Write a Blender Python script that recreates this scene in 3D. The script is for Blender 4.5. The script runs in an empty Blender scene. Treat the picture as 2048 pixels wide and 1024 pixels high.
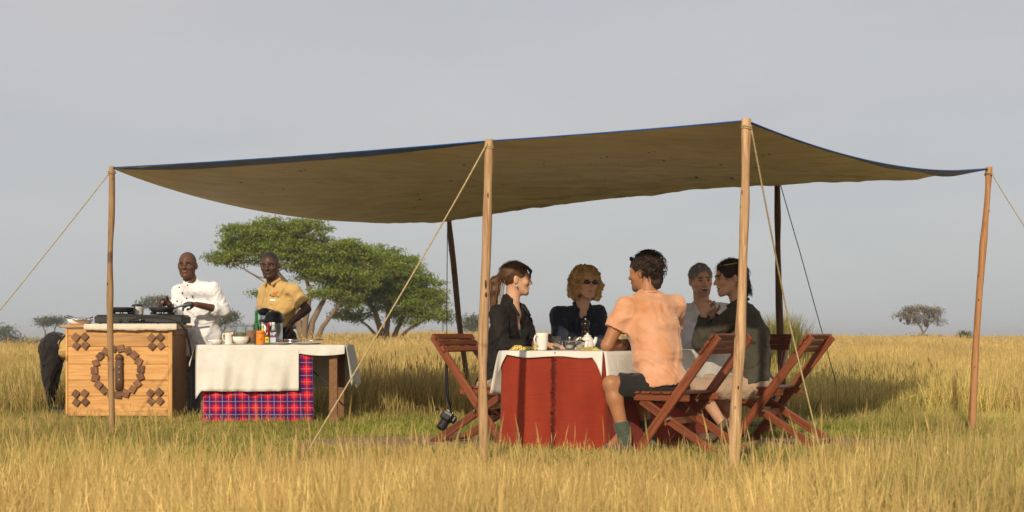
import bpy, math, random
import numpy as np
from mathutils import Vector, Matrix, Quaternion

# ------------------------------------------------------------------ camera, sky, sun
scene = bpy.context.scene
C = scene.collection
CAM_H, FPX, HOR = 0.80, 2800.0, 672.0          # eye height, focal length in photo pixels, horizon row
cam_d = bpy.data.cameras.new('camera'); cam = bpy.data.objects.new('camera', cam_d); C.objects.link(cam)
cam.location = (0, 0, CAM_H); cam.rotation_euler = (math.radians(90), 0, 0)
cam_d.sensor_width = 36.0; cam_d.lens = 36.0 * FPX / 2048.0
cam_d.shift_y = (HOR - 512.0) / 2048.0
cam_d.clip_start = 0.1; cam_d.clip_end = 6000
cam_d.dof.use_dof = True; cam_d.dof.focus_distance = 10.3; cam_d.dof.aperture_fstop = 5.0
scene.camera = cam

SUN_EL = math.radians(27.0)
sun_h = Vector((0.22, 1.0, 0)).normalized()     # the way the light travels over the ground
sun_dir = Vector((sun_h.x * math.cos(SUN_EL), sun_h.y * math.cos(SUN_EL), -math.sin(SUN_EL)))
world = bpy.data.worlds.new('World'); scene.world = world; world.use_nodes = True
wn = world.node_tree.nodes; wl = world.node_tree.links; wn.clear()
sky = wn.new('ShaderNodeTexSky'); sky.sky_type = 'NISHITA'; sky.sun_disc = False
sky.sun_elevation = SUN_EL; sky.sun_rotation = math.atan2(-sun_h.x, -sun_h.y) % (2 * math.pi)
sky.air_density = 1.0; sky.dust_density = 3.0; sky.ozone_density = 1.5
SKY_STRENGTH = 0.107
tc = wn.new('ShaderNodeTexCoord'); mp = wn.new('ShaderNodeMapping'); mp.inputs['Scale'].default_value = (1.2, 1.2, 5.0)
nz = wn.new('ShaderNodeTexNoise'); nz.inputs['Scale'].default_value = 2.2; nz.inputs['Detail'].default_value = 5; nz.inputs['Roughness'].default_value = 0.55
cr = wn.new('ShaderNodeValToRGB'); cr.color_ramp.elements[0].position = 0.3; cr.color_ramp.elements[0].color = (0.84, 0.84, 0.84, 1)
cr.color_ramp.elements[1].position = 0.75; cr.color_ramp.elements[1].color = (0.97, 0.97, 0.97, 1)
veil = wn.new('ShaderNodeMix'); veil.data_type = 'RGBA'
vz = wn.new('ShaderNodeSeparateXYZ'); wl.new(tc.outputs['Generated'], vz.inputs[0])
vr = wn.new('ShaderNodeValToRGB'); ve = vr.color_ramp.elements; ve[0].position = 0.0; ve[0].color = (4.15, 4.28, 4.36, 1); ve[1].position = 0.22; ve[1].color = (4.22, 4.13, 4.20, 1)   # high thin cloud, greyer above, bluish air low down
wl.new(vz.outputs['Z'], vr.inputs['Fac']); n2 = wn.new('ShaderNodeTexNoise'); n2.inputs['Scale'].default_value = 3.1; n2.inputs['Detail'].default_value = 6; n2.inputs['Roughness'].default_value = .6
mp2 = wn.new('ShaderNodeMapping'); mp2.inputs['Scale'].default_value = (1.0, 1.0, 4.0); mp2.inputs['Location'].default_value = (3.1, .4, .7); wl.new(tc.outputs['Generated'], mp2.inputs['Vector']); wl.new(mp2.outputs['Vector'], n2.inputs['Vector'])
r2 = wn.new('ShaderNodeValToRGB'); r2.color_ramp.elements[0].position = .35; r2.color_ramp.elements[0].color = (.955, .96, .965, 1); r2.color_ramp.elements[1].position = .68; r2.color_ramp.elements[1].color = (1.05, 1.04, 1.03, 1)
wl.new(n2.outputs['Fac'], r2.inputs['Fac']); vm = wn.new('ShaderNodeMix'); vm.data_type = 'RGBA'; vm.blend_type = 'MULTIPLY'; vm.inputs['Factor'].default_value = 1.0
wl.new(vr.outputs['Color'], vm.inputs['A']); wl.new(r2.outputs['Color'], vm.inputs['B']); wl.new(vm.outputs['Result'], veil.inputs['B'])
bg = wn.new('ShaderNodeBackground'); bg.inputs['Strength'].default_value = SKY_STRENGTH
wo = wn.new('ShaderNodeOutputWorld')
wl.new(tc.outputs['Generated'], mp.inputs['Vector']); wl.new(mp.outputs['Vector'], nz.inputs['Vector'])
wl.new(nz.outputs['Fac'], cr.inputs['Fac']); wl.new(cr.outputs['Color'], veil.inputs['Factor'])
wl.new(sky.outputs['Color'], veil.inputs['A']); wl.new(veil.outputs['Result'], bg.inputs['Color'])
wl.new(bg.outputs['Background'], wo.inputs['Surface'])
sun_d = bpy.data.lights.new('sun', 'SUN'); sun_d.energy = 3.0; sun_d.angle = math.radians(0.8); sun_d.color = (1.0, 0.86, 0.65)
sun = bpy.data.objects.new('sun', sun_d); C.objects.link(sun)
sun.rotation_euler = sun_dir.to_track_quat('-Z', 'Y').to_euler(); sun.location = (-3, -10, 12)
scene.view_settings.view_transform = 'Standard'; scene.view_settings.look = 'None'
scene.view_settings.exposure = 0.32; scene.view_settings.gamma = 1.0; scene.view_settings.use_curve_mapping = False
scene.render.engine = 'CYCLES'
scene.cycles.use_denoising = True
scene.cycles.max_bounces = 8; scene.cycles.diffuse_bounces = 3; scene.cycles.glossy_bounces = 3; scene.cycles.transparent_max_bounces = 12
scene.cycles.volume_bounces = 0

# ------------------------------------------------------------------ helpers
rng = np.random.default_rng(7); random.seed(7)
PI = math.pi
def A(*v): return np.array(v, dtype=float)
def W(px, py, d):                     # a pixel of the photo at depth d, as a point of the place
    return A((px - 1024.0) / FPX * d, d, CAM_H - (py - HOR) / FPX * d)
def nrm(v): v = np.asarray(v, float); return v / max(np.linalg.norm(v), 1e-9)

def link(o): C.objects.link(o); return o
def tag(o, label, cat, group=None, kind=None):
    if label: o['label'] = label
    if cat: o['category'] = cat
    if group: o['group'] = group
    if kind: o['kind'] = kind
    return o
def thing(name, label, cat, loc, group=None):
    o = link(bpy.data.objects.new(name, None)); o.location = tuple(loc); o.empty_display_size = 0.1
    return tag(o, label, cat, group)
def mesh_obj(name, verts, faces, mat, parent=None, smooth=False, origin=None):
    """mesh in place coordinates; origin (default the parent's) is taken off the vertices"""
    v = np.asarray(verts, float)
    if parent is not None:
        root = parent
        while root.parent is not None: root = root.parent
        origin = A(*root.location)
    if origin is None: origin = A(0, 0, 0)
    me = bpy.data.meshes.new(name)
    if isinstance(faces, np.ndarray):
        n = len(faces); k = faces.shape[1]
        me.vertices.add(len(v)); me.vertices.foreach_set('co', (v - origin).astype(np.float32).ravel())
        me.loops.add(n * k); me.loops.foreach_set('vertex_index', faces.astype(np.int32).ravel())
        me.polygons.add(n); me.polygons.foreach_set('loop_start', (np.arange(n) * k).astype(np.int32))
        me.update(calc_edges=True); me.validate()
    else:
        me.from_pydata([tuple(x) for x in (v - origin)], [], faces); me.update()
    if smooth: me.polygons.foreach_set('use_smooth', np.ones(len(me.polygons), bool))
    if mat is not None:
        for m in (mat if isinstance(mat, (list, tuple)) else [mat]): me.materials.append(m)
    o = link(bpy.data.objects.new(name, me))
    if parent is not None: o.parent = parent
    else: o.location = tuple(origin)
    return o

class MB:
    """collects simple shapes into one mesh"""
    def __init__(s): s.v = []; s.f = []; s.n = 0
    def add(s, v, f):
        v = np.asarray(v, float).reshape(-1, 3); s.v.append(v)
        s.f += [tuple(int(i) + s.n for i in q) for q in f]; s.n += len(v); return s
    def box(s, c, size, R=None, ch=0.0):
        hx, hy, hz = [q / 2 for q in size]; ch = min(ch, hx * .6, hy * .6, hz * .6)
        if ch <= 0:
            v = A(*[(x, y, z) for x in (-hx, hx) for y in (-hy, hy) for z in (-hz, hz)]).reshape(-1, 3)
            f = [(0,1,3,2),(4,6,7,5),(0,4,5,1),(2,3,7,6),(0,2,6,4),(1,5,7,3)]
        else:
            v = []; idx = {}
            for sx in (-1, 1):
                for sy in (-1, 1):
                    for sz in (-1, 1):
                        for ax in range(3):
                            p = [sx * (hx - ch), sy * (hy - ch), sz * (hz - ch)]
                            p[ax] = (sx * hx, sy * hy, sz * hz)[ax]
                            idx[(sx, sy, sz, ax)] = len(v); v.append(p)
            v = np.array(v); f = []
            for ax in range(3):
                o1, o2 = [(1, 2), (2, 0), (0, 1)][ax]
                for sg in (-1, 1):
                    q = []
                    for a, b in ((-1, -1), (1, -1), (1, 1), (-1, 1)):
                        k = [0, 0, 0]; k[ax] = sg; k[o1] = a; k[o2] = b; q.append(idx[(k[0], k[1], k[2], ax)])
                    f.append(q if sg > 0 else q[::-1])
                for a in (-1, 1):
                    for b in (-1, 1):
                        k0 = [0, 0, 0]; k1 = [0, 0, 0]
                        k0[ax] = -1; k1[ax] = 1; k0[o1] = k1[o1] = a; k0[o2] = k1[o2] = b
                        q = [idx[(*k0, o1)], idx[(*k1, o1)], idx[(*k1, o2)], idx[(*k0, o2)]]
                        f.append(q if a * b < 0 else q[::-1])
            for sx in (-1, 1):
                for sy in (-1, 1):
                    for sz in (-1, 1):
                        q = [idx[(sx, sy, sz, i)] for i in range(3)]
                        f.append(q if sx * sy * sz > 0 else q[::-1])
        if R is not None: v = v @ np.asarray(R).T
        return s.add(v + np.asarray(c, float), f)
    def tube(s, pts, r, n=8, caps=True):
        pts = np.asarray(pts, float); m = len(pts); r = np.full(m, r) if np.isscalar(r) else np.asarray(r, float)
        T = np.gradient(pts, axis=0); T /= np.maximum(np.linalg.norm(T, axis=1, keepdims=True), 1e-9)
        up = A(0, 0, 1) if abs(T[0][2]) < .9 else A(1, 0, 0)
        N = np.cross(T[0], up); N /= np.linalg.norm(N); v = []
        for i in range(m):
            N = N - T[i] * np.dot(N, T[i]); N /= max(np.linalg.norm(N), 1e-9); B = np.cross(T[i], N)
            a = np.arange(n) / n * 2 * PI
            v.append(pts[i] + r[i] * (np.cos(a)[:, None] * N + np.sin(a)[:, None] * B))
        f = [(i*n+j, i*n+(j+1) % n, (i+1)*n+(j+1) % n, (i+1)*n+j) for i in range(m-1) for j in range(n)]
        if caps: f += [tuple(range(n))[::-1], tuple((m-1)*n + j for j in range(n))]
        return s.add(np.vstack(v), f)
    def lathe(s, prof, c, n=20, R=None, close=True):
        prof = np.asarray(prof, float); a = np.arange(n) / n * 2 * PI
        v = np.vstack([np.stack([r * np.cos(a), r * np.sin(a), np.full(n, z)], 1) for r, z in prof]); m = len(prof)
        f = [(i*n+j, i*n+(j+1) % n, (i+1)*n+(j+1) % n, (i+1)*n+j) for i in range(m-1) for j in range(n)]
        if close: f += [tuple(range(n))[::-1], tuple((m-1)*n+j for j in range(n))]
        if R is not None: v = v @ np.asarray(R).T
        return s.add(v + np.asarray(c, float), f)
    def ball(s, c, r, n=12, m=8):
        r = A(r, r, r) if np.isscalar(r) else np.asarray(r, float)
        t = np.linspace(0, PI, m + 1); prof = [(max(math.sin(x), 1e-4), -math.cos(x)) for x in t]
        k = MB().lathe(prof, (0, 0, 0), n, close=False); return s.add(np.vstack(k.v) * r + np.asarray(c, float), k.f)
    def grid(s, P):                      # P: (m, n, 3) points
        m, n = P.shape[:2]
        return s.add(P.reshape(-1, 3), [(i*n+j, (i+1)*n+j, (i+1)*n+j+1, i*n+j+1) for i in range(m-1) for j in range(n-1)])
    def build(s, name, mat, parent=None, smooth=False, origin=None):
        return mesh_obj(name, np.vstack(s.v), s.f, mat, parent, smooth, origin)

def Rz(a): c, q = math.cos(a), math.sin(a); return np.array([[c, -q, 0], [q, c, 0], [0, 0, 1]])
def frame(f, u=(0, 0, 1)):             # columns right, forward, up
    f = nrm(f); u = np.asarray(u, float); u = nrm(u - f * np.dot(u, f)); return np.stack([np.cross(f, u), f, u], 1)

def board(name, a, b, width, thick, side, mat, parent, ch=0.004, wob=0.0):
    """a plank from a to b (in the parent's own frame), its length on local X; side = the direction of its width"""
    a = np.asarray(a, float); b = np.asarray(b, float); L = np.linalg.norm(b - a); x = (b - a) / L
    y = np.asarray(side, float); y = nrm(y - x * np.dot(x, y)); z = np.cross(x, y)
    mb = MB().box((0, 0, 0), (L, width, thick), None, ch)
    me = bpy.data.meshes.new(name); me.from_pydata([tuple(p) for p in mb.v[0]], [], mb.f); me.update(); me.materials.append(mat)
    o = link(bpy.data.objects.new(name, me)); M = Matrix.Identity(4)
    for i in range(3):
        M[i][0], M[i][1], M[i][2], M[i][3] = x[i], y[i], z[i], (a[i] + b[i]) / 2
    o.parent = parent; o.matrix_local = M
    return o
def clone(root, label, loc=None, rotz=None):
    r = link(root.copy()); r['label'] = label
    if loc is not None: r.location = tuple(loc)
    if rotz is not None: r.rotation_euler = (0, 0, rotz)
    def rec(o, p):
        for ch in o.children:
            c = ch.copy(); link(c); c.parent = p; rec(ch, c)
    rec(root, r); return r

# ------------------------------------------------------------------ noise and implicit surfaces
def _hash(i, j, k, seed):
    h = (i.astype(np.int64) * 374761393 + j.astype(np.int64) * 668265263 + k.astype(np.int64) * 1440662683 + seed * 974711) & 0xffffffff
    h = ((h ^ (h >> 13)) * 1274126177) & 0xffffffff
    return ((h ^ (h >> 16)) & 0xffff).astype(np.float32) / 65535.0
def vnoise(p, seed=0):
    p = np.asarray(p); i = np.floor(p).astype(np.int32); f = (p - i).astype(np.float32); u = f * f * (3 - 2 * f)
    r = 0
    for dx in (0, 1):
        wx = u[..., 0] if dx else 1 - u[..., 0]
        for dy in (0, 1):
            wy = u[..., 1] if dy else 1 - u[..., 1]
            for dz in (0, 1):
                wz = u[..., 2] if dz else 1 - u[..., 2]
                r = r + wx * wy * wz * _hash(i[..., 0] + dx, i[..., 1] + dy, i[..., 2] + dz, seed)
    return r
def fbm(p, o=3, seed=0):
    s, a, t = 0, .5, 0
    for k in range(o): s = s + a * vnoise(np.asarray(p) * (2 ** k), seed + k); t += a; a *= .5
    return s / t
def snets(F, o, h):
    S = F < 0
    c = sum(S[a:S.shape[0]-1+a, b:S.shape[1]-1+b, d:S.shape[2]-1+d].astype(np.int8) for a in (0, 1) for b in (0, 1) for d in (0, 1))
    act = (c > 0) & (c < 8); cells = np.argwhere(act); idx = np.full(act.shape, -1, np.int32); idx[act] = np.arange(len(cells))
    pos = np.zeros((len(cells), 3)); cnt = np.zeros(len(cells))
    cor = [(a, b, d) for a in (0, 1) for b in (0, 1) for d in (0, 1)]
    for a in cor:
        for ax in range(3):
            if a[ax]: continue
            b = list(a); b[ax] = 1
            fa = F[cells[:, 0]+a[0], cells[:, 1]+a[1], cells[:, 2]+a[2]]; fb = F[cells[:, 0]+b[0], cells[:, 1]+b[1], cells[:, 2]+b[2]]
            m = (fa < 0) != (fb < 0); t = np.where(m, fa / np.where(m, fa - fb, 1), 0)
            p = np.tile(np.array(a, float), (len(cells), 1)); p[:, ax] += t
            pos += p * m[:, None]; cnt += m
    V = o + h * (cells + pos / np.maximum(cnt, 1)[:, None]); Q = []
    for ax in range(3):
        b, d = [(1, 2), (2, 0), (0, 1)][ax]
        sl0 = [slice(1, -1)] * 3; sl1 = [slice(1, -1)] * 3; sl0[ax] = slice(0, -1); sl1[ax] = slice(1, None)
        s0 = S[tuple(sl0)]; s1 = S[tuple(sl1)]; e = np.argwhere(s0 != s1)
        off = np.ones(3, int); off[ax] = 0; g = e + off; ins = s0[s0 != s1]
        def cell(db, dd):
            q = g.copy(); q[:, b] += db; q[:, d] += dd; return idx[q[:, 0], q[:, 1], q[:, 2]]
        q = np.stack([cell(-1, -1), cell(0, -1), cell(0, 0), cell(-1, 0)], 1)
        q[~ins] = q[~ins][:, ::-1]; Q.append(q)
    Q = np.vstack(Q); return V, Q[(Q >= 0).all(1)]

class Field:
    def __init__(s): s.ops = []
    def cone(s, a, b, ra, rb=None, k=.02, op='u', cap=False):
        a = np.asarray(a, float); b = np.asarray(b, float); rb = ra if rb is None else rb; ab = b - a; L2 = max(np.dot(ab, ab), 1e-9); dr = ab / math.sqrt(L2)
        def fn(p):
            t = np.clip(((p - a) @ ab) / L2, 0, 1)
            d = np.linalg.norm(p - a - t[..., None] * ab, axis=-1) - (ra + (rb - ra) * t)
            if cap: d = np.maximum(d, (p - b) @ dr)
            return d
        R = max(ra, rb); s.ops.append((op, k, np.minimum(a, b) - R, np.maximum(a, b) + R, fn)); return s
    def ell(s, c, r, R=None, k=.02, op='u'):
        c = np.asarray(c, float); r = A(r, r, r) if np.isscalar(r) else np.asarray(r, float); R = np.eye(3) if R is None else np.asarray(R, float)
        def fn(p):
            q = (p - c) @ R; k0 = np.linalg.norm(q / r, axis=-1); k1 = np.linalg.norm(q / (r * r), axis=-1)
            return np.where(k0 < 1e-3, -r.min(), k0 * (k0 - 1) / np.maximum(k1, 1e-6))
        e = np.sqrt(((R * r) ** 2).sum(1)); s.ops.append((op, k, c - e, c + e, fn)); return s
    def chain(s, pts, rs, k=.02):
        for i in range(len(pts) - 1): s.cone(pts[i], pts[i+1], rs[i], rs[i+1], k)
        return s
    def plane(s, c, n, k=.006, lo=None, hi=None):        # keep the side the normal points away from
        c = np.asarray(c, float); n = nrm(n)
        s.ops.append(('i', k, lo, hi, lambda p: (p - c) @ n)); return s
    def fn(s, f, op='u', k=.01, lo=None, hi=None): s.ops.append((op, k, lo, hi, f)); return s
    def mesh(s, h, disp=None):
        us = [o for o in s.ops if o[0] == 'u']; lo = np.min([o[2] for o in us], 0) - 4*h - .02; hi = np.max([o[3] for o in us], 0) + 4*h + .02
        n = np.ceil((hi - lo) / h).astype(int) + 1; F = np.full(n, .08, np.float32)
        ax = [lo[i] + h * np.arange(n[i]) for i in range(3)]
        for op, k, a, b, fn in s.ops:
            if a is None: i0 = np.zeros(3, int); i1 = n
            else:
                m = k + 3 * h; i0 = np.maximum(np.floor((np.asarray(a) - m - lo) / h).astype(int), 0); i1 = np.minimum(np.ceil((np.asarray(b) + m - lo) / h).astype(int) + 1, n)
            if (i1 <= i0).any(): continue
            sl = tuple(slice(i0[q], i1[q]) for q in range(3))
            P = np.stack(np.meshgrid(ax[0][sl[0]], ax[1][sl[1]], ax[2][sl[2]], indexing='ij'), -1)
            d = fn(P).astype(np.float32); f0 = F[sl]
            if op == 'u':
                t = np.clip(.5 + .5 * (d - f0) / k, 0, 1); F[sl] = d + (f0 - d) * t - k * t * (1 - t)
            else:
                if op == 's': d = -d
                t = np.clip(.5 - .5 * (d - f0) / k, 0, 1); F[sl] = d + (f0 - d) * t + k * t * (1 - t)
        if disp is not None:
            m = np.abs(F) < .05; I = np.argwhere(m); F[m] += disp(lo + h * I).astype(np.float32)
        return snets(F, lo, h)
# ------------------------------------------------------------------ materials
def _nodes(name):
    m = bpy.data.materials.new(name); m.use_nodes = True; nt = m.node_tree; b = nt.nodes['Principled BSDF']
    return m, nt, nt.nodes, nt.links, b
def _mixc(n, l, fac, a, b):
    x = n.new('ShaderNodeMix'); x.data_type = 'RGBA'
    for s, v in (('Factor', fac), ('A', a), ('B', b)):
        if isinstance(v, bpy.types.NodeSocket): l.new(v, x.inputs[s])
        elif s == 'Factor': x.inputs[s].default_value = v
        else: x.inputs[s].default_value = (*v, 1)
    return x.outputs['Result']
def _noise(n, l, scale, detail=4, stretch=(1, 1, 1), rough=.55, dist=0.0, coord='Object', offs=True):
    t = n.new('ShaderNodeTexCoord'); mp = n.new('ShaderNodeMapping'); mp.inputs['Scale'].default_value = stretch
    l.new(t.outputs[coord], mp.inputs['Vector'])
    if offs:
        oi = n.new('ShaderNodeObjectInfo'); v = n.new('ShaderNodeMath'); v.operation = 'MULTIPLY'; v.inputs[1].default_value = 37.0
        l.new(oi.outputs['Random'], v.inputs[0]); cx = n.new('ShaderNodeCombineXYZ')
        for i in range(3): l.new(v.outputs[0], cx.inputs[i])
        l.new(cx.outputs[0], mp.inputs['Location'])
    z = n.new('ShaderNodeTexNoise'); z.inputs['Scale'].default_value = scale; z.inputs['Detail'].default_value = detail
    z.inputs['Roughness'].default_value = rough; z.inputs['Distortion'].default_value = dist
    l.new(mp.outputs['Vector'], z.inputs['Vector']); return z.outputs['Fac']
def _ramp(n, l, fac, p0, p1, c0=(0, 0, 0), c1=(1, 1, 1)):
    r = n.new('ShaderNodeValToRGB'); e = r.color_ramp.elements; e[0].position = p0; e[1].position = p1; e[0].color = (*c0, 1); e[1].color = (*c1, 1)
    l.new(fac, r.inputs['Fac']); return r.outputs['Color']
def _bump(n, l, b, h, strength, dist=.01):
    u = n.new('ShaderNodeBump'); u.inputs['Strength'].default_value = strength; u.inputs['Distance'].default_value = dist
    l.new(h, u.inputs['Height']); l.new(u.outputs['Normal'], b.inputs['Normal'])
def mat(name, c, c2=None, scale=6, rough=.6, bump=0, bscale=80, bdist=.004, metal=0, spec=.4, stretch=(1, 1, 1), vary=.0, trans=0, ior=1.45, sheen=0, coat=0, p=(.35, .65)):
    m, nt, n, l, b = _nodes(name)
    b.inputs['Roughness'].default_value = rough; b.inputs['Metallic'].default_value = metal; b.inputs['Specular IOR Level'].default_value = spec
    b.inputs['Transmission Weight'].default_value = trans; b.inputs['IOR'].default_value = ior; b.inputs['Sheen Weight'].default_value = sheen
    b.inputs['Coat Weight'].default_value = coat
    c2 = c2 or tuple(x * .82 for x in c)
    col = _mixc(n, l, _ramp(n, l, _noise(n, l, scale, 4, stretch), *p), c2, c)
    if vary:
        oi = n.new('ShaderNodeObjectInfo'); hs = n.new('ShaderNodeHueSaturation'); mr = n.new('ShaderNodeMapRange')
        mr.inputs['To Min'].default_value = 1 - vary; mr.inputs['To Max'].default_value = 1 + vary
        l.new(oi.outputs['Random'], mr.inputs['Value']); l.new(mr.outputs['Result'], hs.inputs['Value']); l.new(col, hs.inputs['Color']); col = hs.outputs['Color']
    l.new(col, b.inputs['Base Color'])
    if bump: _bump(n, l, b, _noise(n, l, bscale, 3, stretch), bump, bdist)
    return m
def wood(name, c, dark, rough=.55, grain=1.0, knots=.0, coat=0, vary=.12, axis=0):
    m, nt, n, l, b = _nodes(name); st = [14, 14, 14]; st[axis] = .9
    g1 = _noise(n, l, 3.0, 6, tuple(st), .65, .6); g2 = _noise(n, l, 11.0, 3, tuple(st), .6)
    col = _mixc(n, l, _ramp(n, l, g1, .36, .62), dark, c)
    col = _mixc(n, l, _ramp(n, l, g2, .55, .9, (0, 0, 0), (grain * .6,) * 3), col, tuple(x * .55 for x in dark))
    if knots:
        k = _noise(n, l, 5.0, 2, (1, 1, 1)); col = _mixc(n, l, _ramp(n, l, k, .66, .74, (0, 0, 0), (knots,) * 3), col, tuple(x * .5 for x in dark))
    oi = n.new('ShaderNodeObjectInfo'); hs = n.new('ShaderNodeHueSaturation'); mr = n.new('ShaderNodeMapRange')
    mr.inputs['To Min'].default_value = 1 - vary; mr.inputs['To Max'].default_value = 1 + vary
    l.new(oi.outputs['Random'], mr.inputs['Value']); l.new(mr.outputs['Result'], hs.inputs['Value']); l.new(col, hs.inputs['Color'])
    l.new(hs.outputs['Color'], b.inputs['Base Color']); b.inputs['Roughness'].default_value = rough; b.inputs['Coat Weight'].default_value = coat
    b.inputs['Coat Roughness'].default_value = .25; b.inputs['Specular IOR Level'].default_value = .35
    _bump(n, l, b, g2, .35, .003); return m
def cloth(name, c, c2=None, weave=350, rough=.85, wr=.5, wscale=14, sheen=.15, stretch=(1, 1, 1)):
    m, nt, n, l, b = _nodes(name); c2 = c2 or tuple(x * .86 for x in c)
    col = _mixc(n, l, _ramp(n, l, _noise(n, l, 7, 4, stretch), .3, .7), c2, c); l.new(col, b.inputs['Base Color'])
    b.inputs['Roughness'].default_value = rough; b.inputs['Specular IOR Level'].default_value = .2; b.inputs['Sheen Weight'].default_value = sheen
    w = _noise(n, l, wscale, 5, stretch, .6, .8); f = _noise(n, l, weave, 2); a = n.new('ShaderNodeMath'); a.operation = 'MULTIPLY_ADD'
    l.new(f, a.inputs[0]); a.inputs[1].default_value = .12; l.new(w, a.inputs[2]); _bump(n, l, b, a.outputs[0], wr, .012); return m
def skin(name, rough=.5):
    m, nt, n, l, b = _nodes(name); at = n.new('ShaderNodeAttribute'); at.attribute_name = 'Col'
    z = _ramp(n, l, _noise(n, l, 30, 4), .3, .7, (.86, .84, .84), (1.05, 1.04, 1.03)); mx = n.new('ShaderNodeMix'); mx.data_type = 'RGBA'; mx.blend_type = 'MULTIPLY'; mx.inputs['Factor'].default_value = 1
    l.new(at.outputs['Color'], mx.inputs['A']); l.new(z, mx.inputs['B']); l.new(mx.outputs['Result'], b.inputs['Base Color'])
    b.inputs['Roughness'].default_value = rough; b.inputs['Specular IOR Level'].default_value = .35
    b.inputs['Subsurface Weight'].default_value = .12; b.inputs['Subsurface Radius'].default_value = (.02, .008, .004); b.inputs['Subsurface Scale'].default_value = .4
    _bump(n, l, b, _noise(n, l, 260, 2), .12, .002); return m
def hairmat(name, c, c2, rough=.45):
    m, nt, n, l, b = _nodes(name)
    col = _mixc(n, l, _ramp(n, l, _noise(n, l, 26, 4, (1, 1, .5)), .3, .7), c2, c); oi = n.new('ShaderNodeObjectInfo')
    l.new(col, b.inputs['Base Color']); b.inputs['Roughness'].default_value = rough; b.inputs['Specular IOR Level'].default_value = .35
    _bump(n, l, b, _noise(n, l, 120, 3, (1, 1, .35)), .6, .006); return m
def leafy(name, c, c2, transl=.35, attr='tint', kind='GEOMETRY'):
    """leaf or blade: diffuse + translucent, the colour from a value stored on the blade or its clump"""
    m, nt, n, l, b = _nodes(name); n.remove(b); out = n['Material Output']
    at = n.new('ShaderNodeAttribute'); at.attribute_name = attr; at.attribute_type = kind
    col = _mixc(n, l, at.outputs['Fac'], c, c2)
    d = n.new('ShaderNodeBsdfDiffuse'); t = n.new('ShaderNodeBsdfTranslucent'); g = n.new('ShaderNodeBsdfGlossy'); g.inputs['Roughness'].default_value = .45
    l.new(col, d.inputs['Color']); l.new(col, t.inputs['Color']); mx = n.new('ShaderNodeMixShader'); mx.inputs[0].default_value = transl
    l.new(d.outputs[0], mx.inputs[1]); l.new(t.outputs[0], mx.inputs[2]); m2 = n.new('ShaderNodeMixShader'); m2.inputs[0].default_value = .03
    l.new(mx.outputs[0], m2.inputs[1]); l.new(g.outputs[0], m2.inputs[2]); l.new(m2.outputs[0], out.inputs['Surface']); return m
def glassmat(name, c=(.95, .97, .96), rough=.02):
    m, nt, n, l, b = _nodes(name); n.remove(b); t = n.new('ShaderNodeBsdfTransparent'); t.inputs['Color'].default_value = (*c, 1)   # thin-walled glass
    g = n.new('ShaderNodeBsdfGlossy'); g.inputs['Roughness'].default_value = rough; f = n.new('ShaderNodeMath'); f.operation = 'MULTIPLY_ADD'; lw = n.new('ShaderNodeLayerWeight'); lw.inputs['Blend'].default_value = .25; l.new(lw.outputs['Facing'], f.inputs[0]); f.inputs[1].default_value = .4; f.inputs[2].default_value = .05
    mx = n.new('ShaderNodeMixShader'); l.new(f.outputs[0], mx.inputs[0]); l.new(t.outputs[0], mx.inputs[1]); l.new(g.outputs[0], mx.inputs[2]); l.new(mx.outputs[0], n['Material Output'].inputs['Surface']); return m

M = {}
M['pole_pale'] = wood('pole_pale', (.56, .37, .20), (.30, .16, .075), .7, .8, .9, axis=2)
M['pole_tan'] = wood('pole_tan', (.42, .26, .13), (.26, .15, .07), .75, .8, .9, axis=2)
M['pole_red'] = wood('pole_red', (.52, .27, .12), (.30, .13, .05), .7, .8, 1.0, axis=2)
M['pole_bark'] = wood('pole_bark', (.16, .09, .05), (.08, .045, .025), .9, 1, .5, axis=2)
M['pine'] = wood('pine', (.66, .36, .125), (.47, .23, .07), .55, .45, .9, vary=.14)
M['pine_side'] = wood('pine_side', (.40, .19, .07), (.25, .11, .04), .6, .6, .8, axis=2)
M['block'] = wood('block', (.24, .12, .06), (.13, .06, .03), .65, .9, .2, vary=.3)
M['carved'] = wood('carved', (.13, .07, .045), (.07, .035, .02), .6, 1, .3, axis=2)
M['chair'] = wood('chair', (.25, .070, .028), (.11, .030, .013), .4, .7, .2, coat=.25, vary=.18)
M['chair_dark'] = wood('chair_dark', (.16, .03, .018), (.09, .018, .012), .4, .7, .2, coat=.25, vary=.18)
M['table_wood'] = wood('table_wood', (.25, .12, .05), (.15, .07, .03), .6, .8, .4, axis=2)
M['tarp_under'] = mat('tarp_under', (.58, .565, .52), (.47, .455, .41), 4, .5, .55, 8, .035, spec=.35, stretch=(.35, 2.6, 1))
M['tarp_blue'] = mat('tarp_blue', (.012, .10, .36), (.010, .065, .25), 6, .45, .4, 30, .01)
M['rope'] = mat('rope', (.48, .38, .20), (.34, .26, .13), 60, .85, .6, 300, .002)
M['rope_dark'] = mat('rope_dark', (.05, .045, .04), None, 60, .85)
M['white_cloth'] = cloth('white_cloth', (.76, .74, .69), (.66, .64, .58), 420, wr=1.0, wscale=5)
M['red_cloth'] = None
M['fringe'] = mat('fringe', (.13, .018, .010), None, 20, .9)
M['mat_cloth'] = cloth('mat_cloth', (.72, .64, .52), None, 300)
M['jacket_white'] = cloth('jacket_white', (.80, .79, .79), (.72, .71, .73), wr=.45)
M['shirt_tan'] = cloth('shirt_tan', (.60, .40, .155), (.52, .335, .12), wr=.4)
M['shirt_peach'] = cloth('shirt_peach', (.70, .39, .245), (.56, .25, .115), wr=.5, sheen=.3)
M['jacket_black'] = cloth('jacket_black', (.020, .017, .016), (.012, .010, .010), wr=.5, rough=.75, sheen=.02)
M['top_black'] = cloth('top_black', (.008, .008, .009), None)
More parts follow.
